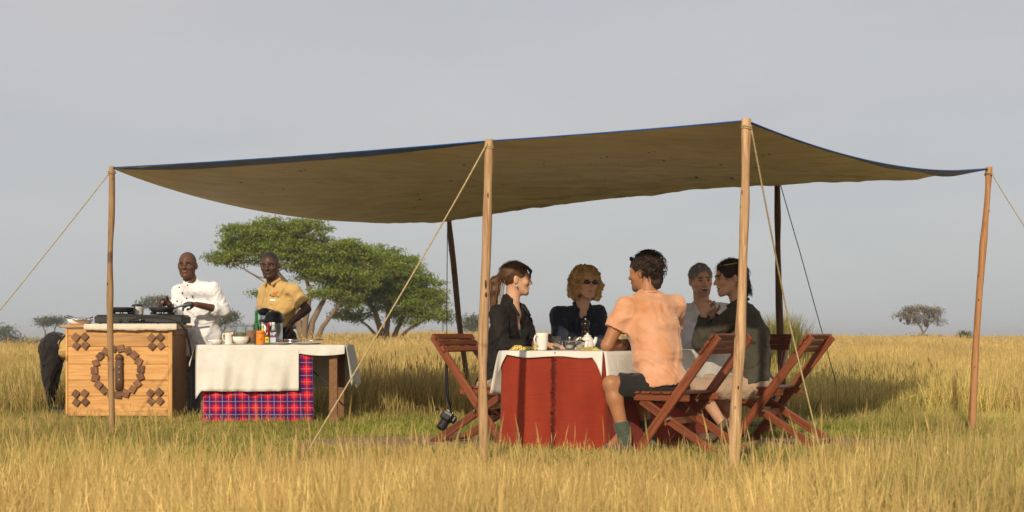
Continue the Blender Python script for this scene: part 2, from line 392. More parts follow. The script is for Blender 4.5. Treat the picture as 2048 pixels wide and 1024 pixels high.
M['denim'] = cloth('denim', (.022, .030, .058), (.012, .017, .036), wr=.5, weave=500)
M['top_taupe'] = cloth('top_taupe', (.18, .13, .115), None)
M['shirt_lilac'] = cloth('shirt_lilac', (.82, .80, .84), None)
M['shirt_olive'] = cloth('shirt_olive', (.070, .062, .044), (.050, .045, .032), wr=.5, sheen=.05)
M['trouser_black'] = cloth('trouser_black', (.018, .015, .014), None, rough=.7)
M['trouser_brown'] = cloth('trouser_brown', (.040, .024, .018), None)
M['trouser_grey'] = cloth('trouser_grey', (.17, .18, .20), None)
M['trouser_khaki'] = cloth('trouser_khaki', (.40, .28, .20), (.33, .23, .16))
M['shorts'] = cloth('shorts', (.020, .018, .018), None)
M['sock'] = cloth('sock', (.075, .095, .07), None, weave=200)
M['shoe'] = cloth('shoe', (.16, .11, .075), (.10, .07, .05))
M['knot'] = mat('knot', (.10, .05, .025), (.06, .03, .015), 30, .8)
M['skin'] = skin('skin'); M['skin_dark'] = skin('skin_dark', .5)
M['hair_black'] = hairmat('hair_black', (.012, .010, .009), (.006, .005, .005), .7)
M['hair_brown'] = hairmat('hair_brown', (.13, .062, .028), (.06, .028, .014))
M['hair_sunlit'] = hairmat('hair_sunlit', (.42, .20, .06), (.25, .11, .035))  # brown ponytail strands with the orange of low sunlight put into their colour
M['hair_blonde'] = hairmat('hair_blonde', (.58, .37, .16), (.32, .18, .07))
M['hair_light'] = hairmat('hair_light', (.72, .50, .25), (.5, .3, .13))
M['hair_dark'] = hairmat('hair_dark', (.035, .019, .012), (.014, .008, .006), .7)
M['hair_grey'] = hairmat('hair_grey', (.34, .32, .31), (.16, .145, .14), .6)
M['black_plastic'] = mat('black_plastic', (.016, .016, .017), None, 10, .35, .1, 200)
M['black_iron'] = mat('black_iron', (.02, .02, .021), (.035, .032, .03), 8, .55, .3, 60)
M['rubber'] = mat('rubber', (.018, .017, .016), None, 10, .6)
M['steel'] = mat('steel', (.62, .61, .60), (.52, .51, .5), 20, .28, metal=1)
M['foil'] = mat('foil', (.75, .75, .76), (.6, .6, .6), 30, .3, .9, 40, .02, metal=1)
M['china'] = mat('china', (.80, .77, .72), (.77, .74, .69), 5, .22, spec=.5)
M['glass'] = glassmat('glass'); M['green_glass'] = glassmat('green_glass', (.10, .62, .16))
M['dark_glass'] = mat('dark_glass', (.02, .012, .01), None, 5, .08, spec=.6)
M['lens'] = mat('lens', (.01, .01, .02), None, 5, .05, spec=.8)
M['eye_white'] = mat('eye_white', (.42, .36, .32), None, 5, .25)
M['iris'] = mat('iris', (.02, .012, .008), None, 5, .15)
M['teeth'] = mat('teeth', (.75, .68, .56), None, 5, .3)
M['gold'] = mat('gold', (.7, .45, .15), None, 5, .3, metal=1)
M['orange_food'] = mat('orange_food', (.72, .32, .04), (.45, .16, .02), 90, .7, 1, 90, .02)
M['brown_food'] = mat('brown_food', (.30, .16, .06), (.16, .08, .03), 120, .7, 1, 120, .02)
M['seed_food'] = mat('seed_food', (.30, .26, .16), (.18, .15, .09), 200, .7, 1, 200, .01)
M['muesli'] = mat('muesli', (.50, .25, .11), (.24, .10, .045), 75, .75, 1, 75, .02)
M['orange_label'] = mat('orange_label', (.85, .25, .02), (.78, .21, .015), 6, .4)
M['red_cap'] = mat('red_cap', (.62, .02, .02), None, 6, .35)
M['white_cap'] = mat('white_cap', (.8, .78, .74), None, 6, .35)
M['hot_sauce'] = mat('hot_sauce', (.20, .03, .012), None, 6, .12, spec=.6)
M['yellow_label'] = mat('yellow_label', (.78, .62, .06), None, 6, .45)
M['green_label'] = mat('green_label', (.05, .28, .06), None, 6, .45)
M['brown_sauce'] = mat('brown_sauce', (.10, .05, .03), None, 6, .12, spec=.6)
M['label_blue'] = mat('label_blue', (.02, .04, .22), None, 6, .4)
M['label_sky'] = mat('label_sky', (.45, .62, .78), None, 6, .4)
M['label_white'] = mat('label_white', (.82, .82, .82), None, 6, .4)
M['thread'] = mat('thread', (.10, .07, .05), None, 6, .8)
M['orange_thread'] = mat('orange_thread', (.70, .22, .04), None, 6, .8)
M['green_led'] = mat('green_led', (.15, .55, .05), None, 6, .4)
M['blue_grip'] = mat('blue_grip', (.10, .16, .22), None, 6, .4)
M['salt'] = mat('salt', (.60, .52, .45), None, 60, .8)
M['pepper_wood'] = mat('pepper_wood', (.022, .011, .008), (.012, .006, .005), 9, .22, coat=.5)
M['bark'] = wood('bark', (.28, .195, .125), (.15, .10, .06), .9, .8, .2, axis=2)
M['bark_far'] = wood('bark_far', (.20, .15, .11), (.12, .09, .065), .9, .6, 0, axis=2)
M['nest'] = mat('nest', (.06, .05, .035), None, 10, .95)

def plaid():
    m, nt, n, l, b = _nodes('checked_cloth'); uv = n.new('ShaderNodeUVMap'); sp = n.new('ShaderNodeSeparateXYZ'); l.new(uv.outputs[0], sp.inputs[0])
    def mth(op, a, v):
        x = n.new('ShaderNodeMath'); x.operation = op; l.new(a, x.inputs[0])
        if isinstance(v, bpy.types.NodeSocket): l.new(v, x.inputs[1])
        else: x.inputs[1].default_value = v
        return x.outputs[0]
    def band(c, per, lo, hi, off=0):
        f = mth('FRACT', mth('ADD', mth('DIVIDE', c, per), off), 0); return mth('MULTIPLY', mth('GREATER_THAN', f, lo), mth('LESS_THAN', f, hi))
    u, v = sp.outputs['X'], sp.outputs['Y']; P = .118
    bu, bv = band(u, P, .5, 1.0), band(v, P, .5, 1.0)
    s = mth('MULTIPLY', mth('ADD', bu, bv), .5)
    r = n.new('ShaderNodeValToRGB'); r.color_ramp.interpolation = 'CONSTANT'; e = r.color_ramp.elements
    e[0].position = 0; e[0].color = (.62, .010, .020, 1); e[1].position = .4; e[1].color = (.19, .007, .065, 1); x = e.new(.8); x.color = (.024, .011, .12, 1)
    l.new(s, r.inputs['Fac'])
    ln = mth('MAXIMUM', mth('MAXIMUM', band(u, P, .71, .77), band(v, P, .71, .77)), mth('MAXIMUM', band(u, P, .22, .27), band(v, P, .22, .27)))
    col = _mixc(n, l, mth('MULTIPLY', ln, .35), r.outputs['Color'], (.75, .42, .55))
    l.new(col, b.inputs['Base Color']); b.inputs['Roughness'].default_value = .8; b.inputs['Specular IOR Level'].default_value = .2
    _bump(n, l, b, _noise(n, l, 350, 2), .3, .003); return m
M['plaid'] = plaid()
def woven_red():
    m, nt, n, l, b = _nodes('red_cloth'); t = n.new('ShaderNodeTexCoord'); w = n.new('ShaderNodeTexWave'); w.bands_direction = 'Z'; w.inputs['Scale'].default_value = 24; w.inputs['Distortion'].default_value = 1.2; w.inputs['Detail'].default_value = 3; w.inputs['Detail Scale'].default_value = 3
    l.new(t.outputs['Object'], w.inputs['Vector']); z = _noise(n, l, 5, 5, (1, 1, .4)); st = _noise(n, l, 30, 2, (.15, .15, 2.2))
    c = _mixc(n, l, _ramp(n, l, z, .3, .7), (.235, .026, .012), (.32, .044, .020)); c = _mixc(n, l, _ramp(n, l, st, .45, .75, (0, 0, 0), (.25, .25, .25)), c, (.17, .018, .010))
    l.new(c, b.inputs['Base Color']); b.inputs['Roughness'].default_value = .9; b.inputs['Specular IOR Level'].default_value = .15; b.inputs['Sheen Weight'].default_value = .1
    a = n.new('ShaderNodeMath'); a.operation = 'MULTIPLY_ADD'; l.new(w.outputs['Fac'], a.inputs[0]); a.inputs[1].default_value = .25; l.new(z, a.inputs[2]); _bump(n, l, b, a.outputs[0], .45, .010); return m
M['red_cloth'] = woven_red()
def leopard(name, c, dark):
    m, nt, n, l, b = _nodes(name); t = n.new('ShaderNodeTexCoord'); v = n.new('ShaderNodeTexVoronoi'); v.inputs['Scale'].default_value = 75; l.new(t.outputs['Object'], v.inputs['Vector'])
    z = _noise(n, l, 90, 2); a = n.new('ShaderNodeMath'); a.operation = 'ADD'; l.new(v.outputs['Distance'], a.inputs[0]); l.new(z, a.inputs[1])
    l.new(_mixc(n, l, _ramp(n, l, a.outputs[0], .80, .88), dark, c), b.inputs['Base Color']); b.inputs['Roughness'].default_value = .85; return m
M['leopard'] = leopard('leopard', (.62, .47, .12), (.02, .018, .012)); M['leopard_green'] = leopard('leopard_green', (.22, .22, .08), (.02, .02, .012))
def groundmat():
    m, nt, n, l, b = _nodes('ground'); z1 = _noise(n, l, .12, 6, (1, .35, 1), offs=False); z2 = _noise(n, l, 2.5, 5, offs=False)
    c = _mixc(n, l, _ramp(n, l, z1, .35, .68), (.30, .20, .065), (.44, .29, .10)); c = _mixc(n, l, _ramp(n, l, z2, .45, .75, (0, 0, 0), (.6, .6, .6)), c, (.16, .12, .04))
    l.new(c, b.inputs['Base Color']); b.inputs['Roughness'].default_value = .95; b.inputs['Specular IOR Level'].default_value = .1
    _bump(n, l, b, z2, .8, .08); return m
M['ground'] = groundmat()
M['straw'] = mat('straw', (.52, .35, .19), (.36, .23, .12), 14, .9, .9, 45, .03, stretch=(1, 4, 1))
# ------------------------------------------------------------------ ground
def sstep(a, b, x): t = np.clip((np.asarray(x, float) - a) / (b - a), 0, 1); return t * t * (3 - 2 * t)
def gh(x, y):
    x = np.asarray(x, float); y = np.asarray(y, float)
    return sstep(28, 140, y) * np.interp(x / np.maximum(y, 1), [-.6, -.33, -.2, -.06, .1, .25, .45], [-1.2, -1.0, .05, .5, .4, .05, -.1])
ys = np.concatenate([np.linspace(-40, 30, 36), np.geomspace(32, 4500, 60)]); an = np.linspace(-1.6, 1.6, 81)
P = np.zeros((len(an), len(ys), 3))
P[..., 0] = an[:, None] * np.maximum(ys, 25)[None, :]; P[..., 1] = ys[None, :]; P[..., 2] = gh(P[..., 0], P[..., 1])
ground = MB().grid(P).build('ground', M['ground'], smooth=True); ground['kind'] = 'structure'
# trampled strip of straw and bare earth under the dining table
n = 60; P = np.zeros((n, 9, 3)); t = np.linspace(0, 1, n)
for i in range(n):
    x = -1.75 + 5.0 * t[i]; c = 10.25 + .25 * math.sin(3 * t[i] + .6); hw = (.62 + .12 * math.sin(9 * t[i]) + .07 * math.sin(23 * t[i] + 1)) * min(1, 6 * t[i] + .15, 6 * (1 - t[i]) + .15)
    for j in range(9): P[i, j] = (x, c + hw * (j / 4 - 1), .006 + .012 * math.sin(PI * j / 8))
path = MB().grid(P).build('path', M['straw'], smooth=True); path['kind'] = 'structure'
def on_path(x, y):
    t = (np.asarray(x) + 1.75) / 5.0; c = 10.25 + .25 * np.sin(3 * t + .6)
    hw = (.62 + .12 * np.sin(9 * t) + .07 * np.sin(23 * t + 1)) * np.clip(np.minimum(6 * t + .15, 6 * (1 - t) + .15), 0, 1)
    return (t > 0) & (t < 1) & (np.abs(np.asarray(y) - c) < hw)

# ------------------------------------------------------------------ tarpaulin shelter
# tops and feet of the six poles, front row left to right, then the back row
POLE = dict(
    front_left=([(224, 333), (223, 420), (221, 520), (222, 640), (226, 872)], 11.2, .026, 'pole_tan'),
    front_middle=([(978, 279), (973, 420), (967, 600), (965, 760), (967, 931)], 8.65, .0285, 'pole_pale'),
    front_right=([(1493, 238), (1489, 400), (1481, 600), (1473, 780), (1467, 954)], 7.94, .0295, 'pole_pale'),
    back_right=([(1978, 334), (1972, 430), (1962, 560), (1953, 700), (1944, 868)], 11.55, .030, 'pole_red'),
    back_left=([(898, 424), (905, 520), (916, 640), (930, 740), (944, 823)], 14.8, .030, 'pole_bark'),
    back_middle=([(1555, 356), (1557, 480), (1560, 620), (1564, 740), (1566, 849)], 12.66, .031, 'pole_bark'))
LAB = dict(front_left='thin crooked tan pole in front of the pine cooking box',
           front_middle='pale peeled pole beside the seated woman with the ponytail',
           front_right='nearest pale peeled pole, in front of the woman in olive',
           back_right='reddish crooked pole standing alone at the right end',
           back_left='dark leaning pole behind the chair with the hanging camera',
           back_middle='dark bark pole behind the woman in the olive shirt')
top = {}
for key, (pts, d, r, mt) in POLE.items():
    p = np.array([W(a, b, d) for a, b in pts]); t = np.linspace(0, len(p) - 1, 36)
    q = np.stack([np.interp(t, np.arange(len(p)), p[:, k]) for k in range(3)], 1)
    kk = np.hanning(7); kk /= kk.sum()
    for k in range(2): e = np.pad(q[:, k], 3, mode='edge'); q[:, k] = np.convolve(e, kk, 'valid')
    q[:, 0] += .011 * (vnoise(np.stack([t * .9 + d, t * 0, t * 0], 1), 3) - .5) * 2
    q[-1, 2] = -.12
    rr = r * (np.linspace(.88, 1.08, 36) + .34 * (vnoise(np.stack([t * 2.2 + d * 7, t * 0, t * 0], 1), 9) - .5))
    root = thing('pole', LAB[key], 'pole', q[-1] * A(1, 1, 0), 'poles of the shelter')
    o = MB().tube(q, rr, 12).build('pole_shaft', M[mt], root, True)
    for kx in range(4):           # knots and stubs of cut twigs
        i = int(rng.integers(3, 32)); a = rng.uniform(-2.9, -.2); dr = A(math.cos(a), math.sin(a), .3)
        kr = rng.uniform(.12, .34) * rr[i]; MB().ball(q[i] + A(dr[0], dr[1], 0) * rr[i] * .93, A(kr, kr, kr * rng.uniform(1.6, 4.5)) * A(1, 1, 1) * .8, 8, 6).build('knot', M['knot'], root, True)
    top[key] = q[0] - A(0, 0, .012)

F0, F1, F2 = top['front_left'], top['front_middle'], top['front_right']
B0 = W(899, 430, 14.8); B1 = W(1556, 361, 12.66); B2 = W(1977, 338, 11.55)
NU, NV = 121, 61
U = np.linspace(0, 1, NU); Vv = np.linspace(0, 1, NV)
def edge(a, m, b, tm, t, sag):
    out = np.zeros((len(t), 3))
    for i, x in enumerate(t):
        if x < tm: f = x / tm; out[i] = a + (m - a) * f; s = sag[0] * 4 * f * (1 - f)
        else: f = (x - tm) / (1 - tm); out[i] = m + (b - m) * f; s = sag[1] * 4 * f * (1 - f)
        out[i, 2] -= s
    return out
EF = edge(F0, F1, F2, .667, U, (.012, .006)); EB = edge(B0, B1, B2, .66, U, (.0, .004))
T = EF[:, None, :] * (1 - Vv)[None, :, None] + EB[:, None, :] * Vv[None, :, None]
uu, vv = np.meshgrid(U, Vv, indexing='ij'); hump = 4 * vv * (1 - vv)
sagL = .215 * np.exp(-(uu / .16) ** 2) * hump ** .9; sagM = .055 * hump * (1 - np.exp(-(uu / .1) ** 2)); sagR = .055 * hump * np.exp(-((1 - uu) / .1) ** 2)
T[..., 2] -= sagL + sagM + sagR
ns = np.stack([uu * 5 + vv * 2.5, vv * 16 - uu * 3, uu * 0], -1)
wr = (1 - np.abs(2 * fbm(ns, 3, 5) - 1)) ** 2
wr2 = (1 - np.abs(2 * fbm(np.stack([uu * 9, vv * 34 - uu * 12, uu * 0 + 4], -1), 2, 8) - 1)) ** 3
T[..., 2] -= (.045 * wr + .020 * wr2) * np.clip(hump * 2.5, 0, 1) * np.clip(uu * (1 - uu) * 14, 0, 1)
root = thing('tarpaulin', 'large sagging brown tarpaulin with blue edge stretched over poles', 'tarpaulin', (F1[0], F1[1], 0))
def sheet(name, P, mt, par): return MB().grid(P).build(name, mt, par, True)
sheet('underside', T, M['tarp_under'], root)
Tt = T[::-1].copy(); Tt[..., 2] += .004; sheet('topside', Tt, M['tarp_blue'], root)
for seg in (T[:, 0], T[-1, :], T[:, -1], T[0, :]):
    MB().tube(seg + A(0, 0, .004), .0045, 6).build('hem_rope', M['tarp_blue'], root, True)
def flap(path, w, name):                       # loose folded hem hanging under an edge
    m = len(path); P = np.zeros((m, 4, 3))
    for j in range(4):
        P[:, j] = path; P[:, j, 2] -= w * .55 * j / 3 + .002; P[:, j, 1] += w * 2.0 * j / 3 + .005 * np.sin(np.arange(m) * .9) * j / 3
    MB().grid(P).build(name, M['tarp_blue'], root, True)
i2 = int(.70 * NU); x = U[:i2] / .70; flap(EF[:i2] + A(0, -.004, .004), (.058 * np.clip(1.25 * np.sin(PI * np.clip(x * 1.05, 0, 1)) ** .7, 0, 1) + .006) * (1 - .45 * x), 'hem_flap')
xr = Vv; flap(T[-1, :] + A(.004, -.004, .003), .008 + .05 * np.exp(-((xr - .78) / .13) ** 2) + .02 * np.exp(-((xr - .5) / .1) ** 2), 'hem_flap')
MB().tube([W(604, 428, 13.3), W(604.5, 436, 13.3), W(607, 446, 13.3)], .004, 5).build('loose_cord', M['rope_dark'], root)

def rope(name, label, pts, r, mt, knot=None):
    p = np.array([W(*q) for q in pts]); t = np.linspace(0, len(p) - 1, 24)
    q = np.stack([np.interp(t, np.arange(len(p)), p[:, k]) for k in range(3)], 1)
    tt = np.linspace(0, 1, 24); q[:, 2] -= .022 * 4 * tt * (1 - tt)
    root = thing('guy_rope', label, 'rope', q[-1] * A(1, 1, 0), 'guy ropes')
    MB().tube(q, r, 6).build('cord', M[mt], root, True)
    if knot is not None:
        mb = MB()
        for k in range(2):
            a = np.linspace(0, 2 * PI, 13); R = knot[1]; c = knot[0] + A(0, 0, -.012 + .011 * k)
            mb.tube(np.stack([c[0] + R * np.cos(a), c[1] + R * np.sin(a), c[2] + .004 * np.sin(a * 2)], 1), r * .9, 6)
        mb.build('knot', M[mt], root, True)
    st = q[-1]; MB().tube([st + A(0, 0, .10) * 0 + A(.02, 0, .12), st + A(0, 0, -.1)], [.014, .009], 8).build('ground_peg', M['pole_tan'], root, True)
rope('r', 'tan guy rope running down to the left edge from thin pole', [(219, 346, 11.18), (0, 615, 11.15), (-205, 870, 11.1)], .0045, 'rope', (top['front_left'] - A(0, 0, .03), .030))
rope('r', 'tan guy rope slanting left across the trees from middle pole', [(974, 287, 8.62), (880, 448, 8.55), (600, 928, 8.2)], .0055, 'rope', (top['front_middle'] - A(0, 0, .03), .029))
rope('r', 'tan guy rope slanting right in front of the woman in olive', [(1501, 250, 7.92), (1532, 405, 8.1), (1572, 610, 8.5), (1650, 938, 8.6)], .0055, 'rope', (top['front_right'] - A(0, 0, .03), .030))
rope('r', 'thin guy rope leaving the frame at the right edge', [(1982, 345, 11.5), (2048, 446, 11.5), (2300, 867, 11.48)], .004, 'rope', (top['back_right'] - A(0, 0, .04), .034))
rope('r', 'dark guy rope slanting right from dark back pole', [(1560, 366, 12.7), (1600, 500, 13.1), (1640, 645, 13.6), (1690, 832, 14.0)], .0045, 'rope_dark')
rope('r', 'dark rope hanging straight down behind the left chair', [(895, 434, 14.85), (894, 560, 15.2), (893, 816, 15.5)], .0045, 'rope_dark')

# ------------------------------------------------------------------ trees and bushes
M['leaf_a'] = leafy('leaf_a', (.09, .14, .018), (.34, .40, .05), .45)
M['leaf_far'] = leafy('leaf_far', (.05, .065, .03), (.13, .14, .055), .25)
M['leaf_dry'] = leafy('leaf_dry', (.10, .075, .035), (.24, .18, .085), .25)
M['leaf_bush'] = leafy('leaf_bush', (.035, .05, .015), (.13, .15, .035), .25)
M['leaf_tuft'] = leafy('leaf_tuft', (.12, .14, .025), (.42, .33, .10), .3)
def leaves(centers, per, spread, ls, r, up=.5):
    n = len(centers) * per; c = np.repeat(centers, per, 0) + r.normal(size=(n, 3)) * spread
    a = r.normal(size=(n, 3)); a /= np.linalg.norm(a, axis=1, keepdims=True); nn = r.normal(size=(n, 3)) + A(0, -.2, up * 2); b = np.cross(a, nn); b /= np.maximum(np.linalg.norm(b, axis=1, keepdims=True), 1e-6)
    s = ls * r.uniform(.6, 1.4, (n, 1)); a = a * s; b = b * s * .55
    V = np.stack([c - a, c - b * .8, c + a, c + b], 1).reshape(-1, 3); Fq = np.arange(n * 4).reshape(-1, 4)
    tint = np.clip(np.repeat(r.uniform(0, 1, len(centers)), per) * .55 + r.uniform(0, .55, n), 0, 1)
    return V, Fq, tint
def leaf_obj(name, V, Fq, tint, mt, root):
    o = mesh_obj(name, V, Fq, mt, root); at = o.data.attributes.new('tint', 'FLOAT', 'FACE'); at.data.foreach_set('value', tint.astype(np.float32)); return o
def tree(name, label, cat, d, base, blobs, trunks, npad, per, pad, ls, leaf, bark, seed, flat=.5, group=None, twigs=True, tw=.03, crown='crown'):
    r = np.random.default_rng(seed); g = d / FPX
    bx = (base[0] - 1024) * g; z0 = float(gh(bx, d)); root = thing(name, label, cat, (bx, d, z0), group)
    cs = []; tot = sum(b[2] * b[3] for b in blobs)
    for (px, py, rx, ry) in blobs:
        m = max(2, int(npad * rx * ry / tot)); v = r.normal(size=(m, 3)); v /= np.linalg.norm(v, axis=1, keepdims=True); v *= r.uniform(.35, 1, (m, 1)) ** .6
        v[:, 2] = np.abs(v[:, 2]) * np.where(r.random(m) < .72, 1, -1); cs.append(W(px, py, d + r.uniform(-.5, .5) * rx * g) + v * A(rx * g, rx * g * .8, ry * g))
    cs = np.vstack(cs); lens = ls
    V, Fq, ti = leaves(cs, per, A(pad, pad, pad * flat), ls, r); leaf_obj(crown, V, Fq, ti, leaf, root)
    mb = MB(); pts = []
    for tr in trunks:                          # (px, py, radius_m) from the ground up
        p = np.array([W(a, b, d) for a, b, _ in tr]); dd = r.uniform(-.6, .6); p[:, 1] += np.linspace(0, dd, len(p))
        rr = [q[2] * .72 for q in tr]; t = np.linspace(0, len(p) - 1, 4 * len(p)); q = np.stack([np.interp(t, np.arange(len(p)), p[:, k]) for k in range(3)], 1)
        q[:, 0] += (r.random(len(q)) - .5) * rr[0] * .3
        mb.tube(q, np.interp(t, np.arange(len(p)), rr), 7); pts.append(q[len(q) // 2:])
    if mb.n:
        pts = np.vstack(pts)
        if twigs:
            for c in cs[::2]:
                k = np.argmin(np.linalg.norm((pts - c) * A(1, 1, 1.4), axis=1)); s = pts[k]; mid = s * .45 + c * .55 + A(0, 0, -.12 * np.linalg.norm(c - s) * .4) + r.normal(size=3) * .05
                mb.tube([s, mid, c], [tw, tw * .7, tw * .3], 4)
        mb.build('trunk', bark, root, True)
    return root
tree('acacia_tree', 'tall spreading green acacia behind the man in the tan shirt', 'tree', 62, (604, 680),
     [(482, 472, 42, 30), (540, 462, 60, 26), (610, 462, 50, 26), (448, 520, 36, 18), (490, 510, 50, 22), (575, 500, 65, 30), (640, 505, 55, 30), (690, 500, 45, 24), (730, 520, 40, 26), (620, 545, 50, 22), (670, 550, 50, 25), (715, 560, 40, 22), (650, 590, 38, 14), (515, 590, 15, 8), (545, 490, 40, 24), (700, 600, 30, 18), (660, 545, 60, 34), (600, 515, 60, 32), (560, 475, 60, 24), (465, 495, 30, 22)],
     [[(612, 700, .34), (600, 660, .24), (590, 610, .18), (575, 570, .14), (545, 530, .09), (500, 500, .05)],
      [(616, 700, .30), (622, 650, .20), (640, 610, .16), (665, 570, .12), (690, 530, .07), (720, 515, .04)],
      [(606, 700, .28), (612, 640, .19), (622, 590, .14), (610, 530, .10), (590, 480, .05)],
      [(622, 700, .22), (645, 655, .15), (675, 615, .11), (705, 580, .08), (735, 540, .04)],
      [(590, 580, .09), (560, 560, .06), (520, 555, .04), (465, 525, .03)], [(575, 600, .06), (540, 570, .035), (490, 540, .02)]],
     1150, 54, .185, .056, M['leaf_a'], M['bark'], 11, .42, 'acacias of the plain', tw=.028)
tree('acacia_tree', 'rounded dense green acacia left of the dark leaning pole', 'tree', 66, (772, 682),
     [(715, 530, 40, 26), (760, 520, 50, 28), (800, 545, 52, 32), (840, 570, 42, 26), (865, 590, 28, 20), (740, 560, 50, 30), (790, 585, 55, 30), (835, 600, 45, 26), (700, 590, 30, 22), (745, 605, 45, 26), (690, 630, 24, 12), (860, 632, 34, 14), (815, 632, 40, 18), (775, 560, 60, 40), (824, 522, 10, 10), (720, 635, 24, 12), (878, 604, 18, 14), (700, 560, 30, 24), (800, 610, 50, 24)],
     [[(768, 700, .30), (762, 660, .22), (752, 625, .15), (730, 590, .09), (705, 560, .05)], [(772, 700, .26), (775, 650, .18), (780, 605, .12), (785, 560, .06)],
      [(778, 700, .24), (795, 655, .15), (815, 620, .10), (840, 590, .05)], [(784, 695, .16), (815, 660, .10), (850, 640, .06), (885, 632, .03)], [(760, 680, .12), (735, 650, .08), (700, 625, .04)]],
     1050, 56, .185, .056, M['leaf_a'], M['bark'], 12, .42, 'acacias of the plain', tw=.028)
FAR = 'distant trees on the horizon'
tree('flat_topped_tree', 'bare-looking flat-topped acacia with hanging nests far right', 'tree', 150, (1844, 676),
     [(1815, 622, 18, 8), (1845, 620, 28, 8), (1870, 626, 16, 9), (1825, 636, 24, 10), (1860, 638, 22, 8), (1880, 645, 10, 5), (1800, 632, 9, 6)],
     [[(1844, 690, .20), (1846, 662, .15), (1838, 645, .10), (1818, 630, .05)], [(1846, 668, .12), (1858, 648, .08), (1872, 632, .04)], [(1842, 660, .08), (1846, 640, .06), (1848, 625, .03)]],
     120, 26, .38, .10, M['leaf_dry'], M['bark_far'], 13, .45, FAR, tw=.03)
rt = [o for o in C.objects if o.name == 'flat_topped_tree'][0]
for (a, b, s) in ((1801, 640, .16), (1816, 644, .22), (1852, 646, .30)): MB().ball(W(a, b, 149.6), A(s, s, s * 1.5), 8, 6).build('weaver_nest', M['nest'], rt, True)
tree('small_tree', 'small grey-green tree over the frying pans behind the chef', 'tree', 170, (312, 676), [(300, 606, 20, 9), (325, 603, 22, 8), (340, 612, 18, 10), (290, 614, 12, 6)], [[(318, 690, .22), (316, 650, .18), (322, 618, .1)]], 70, 26, .5, .13, M['leaf_far'], M['bark_far'], 14, .5, FAR, tw=.03)
tree('small_tree', 'small tree with bare trunk just right of the chef', 'tree', 130, (438, 680), [(450, 640, 22, 14), (432, 655, 14, 12), (465, 632, 10, 8)], [[(430, 700, .2), (432, 665, .14), (445, 645, .07)], [(434, 680, .1), (456, 650, .05)]], 60, 26, .4, .11, M['leaf_far'], M['bark_far'], 15, .5, FAR, tw=.03)
tree('small_tree', 'distant low tree left of the cooking box, over the bent person', 'tree', 200, (90, 690), [(85, 644, 18, 7), (105, 642, 20, 7), (120, 645, 14, 7)], [[(90, 690, .2), (92, 665, .16), (86, 650, .1)], [(110, 690, .2), (108, 660, .14), (112, 648, .08)]], 60, 26, .5, .15, M['leaf_far'], M['bark_far'], 16, .5, FAR, tw=.03)
tree('small_tree', 'dark rounded distant tree at the left edge of the plain', 'tree', 190, (15, 695), [(10, 668, 22, 14), (30, 680, 12, 9), (-12, 674, 16, 12)], [[(14, 700, .25), (12, 680, .15)]], 60, 28, .5, .15, M['leaf_far'], M['bark_far'], 17, .6, FAR, tw=.03)
tree('small_tree', 'dark distant tree between dark leaning pole and the ponytailed woman', 'tree', 140, (945, 672), [(945, 645, 16, 14), (935, 655, 10, 9), (958, 655, 12, 10)], [[(946, 690, .2), (945, 660, .12)]], 60, 28, .36, .11, M['leaf_far'], M['bark_far'], 18, .6, FAR, tw=.03)
tree('small_tree', 'faint thin tree right beside the rounded acacia', 'tree', 120, (888, 676), [(882, 628, 22, 7), (898, 640, 14, 8)], [[(884, 690, .1), (886, 640, .06)]], 30, 24, .35, .10, M['leaf_far'], M['bark_far'], 19, .6, FAR, tw=.03)
BU = 'bushes on the plain'
tree('bush', 'low dark bush under the flat-topped acacia', 'bush', 148, (1850, 686), [(1825, 681, 18, 5), (1850, 680, 22, 6), (1875, 681, 18, 5)], [], 60, 34, .3, .09, M['leaf_bush'], M['bark_far'], 21, .7, BU, crown='foliage')
tree('bush', 'upright dark bush just left of the reddish pole', 'bush', 95, (1934, 692), [(1932, 678, 12, 13), (1940, 686, 9, 10), (1925, 672, 7, 7)], [[(1933, 705, .06), (1933, 680, .04)]], 60, 30, .16, .06, M['leaf_bush'], M['bark_far'], 22, .8, BU, tw=.012, crown='foliage')
tree('bush', 'scattered low shrubs right of the reddish pole', 'bush', 90, (2000, 700), [(1986, 698, 9, 6), (2002, 697, 10, 5), (2020, 699, 9, 5), (2033, 696, 6, 5)], [], 44, 26, .14, .05, M['leaf_bush'], M['bark_far'], 23, .8, BU, crown='foliage')
tree('bush', 'tiny green shrub in the golden grass left of reddish pole', 'bush', 55, (1916, 720), [(1918, 722, 8, 5), (1912, 714, 4, 4)], [], 20, 24, .09, .04, M['leaf_bush'], M['bark_far'], 24, .8, BU, crown='foliage')
tree('bush', 'dark low scrub line left of the cooking box', 'bush', 120, (68, 692), [(45, 690, 14, 4), (70, 689, 16, 5), (92, 690, 12, 4)], [], 40, 30, .3, .09, M['leaf_bush'], M['bark_far'], 25, .7, BU, crown='foliage')
# tall tuft of grass behind the woman in olive
def tuft(root, base, n, h, spread, r):
    V = []; Fq = []; ti = []
    for i in range(n):
        a = r.uniform(0, 2 * PI); b = base + A(r.normal() * spread * .45, r.normal() * spread * .45, 0); L = h * r.uniform(.35, 1.0) * (1 - .25 * abs(b[0] - base[0]) / spread); dr = A(math.cos(a), math.sin(a), 0); ln = r.uniform(.05, .4) * L
        w = A(-dr[1], dr[0], 0) * r.uniform(.007, .014)
        pr = [b + dr * ln * t ** 2 + A(0, 0, L * (t - .22 * t * t * (ln / L))) for t in (0, .35, .7, 1)]
        k = len(V)
        for q, s in zip(pr, (1, .8, .5, .1)): V += [q - w * s, q + w * s]
        Fq += [(k, k+1, k+3, k+2), (k+2, k+3, k+5, k+4), (k+4, k+5, k+7, k+6)]; ti += [r.uniform(0, 1)] * 3
    return np.array(V), np.array(Fq), np.array(ti)
r = np.random.default_rng(31); b = W(1566, 672, 20.5); b[2] = 0
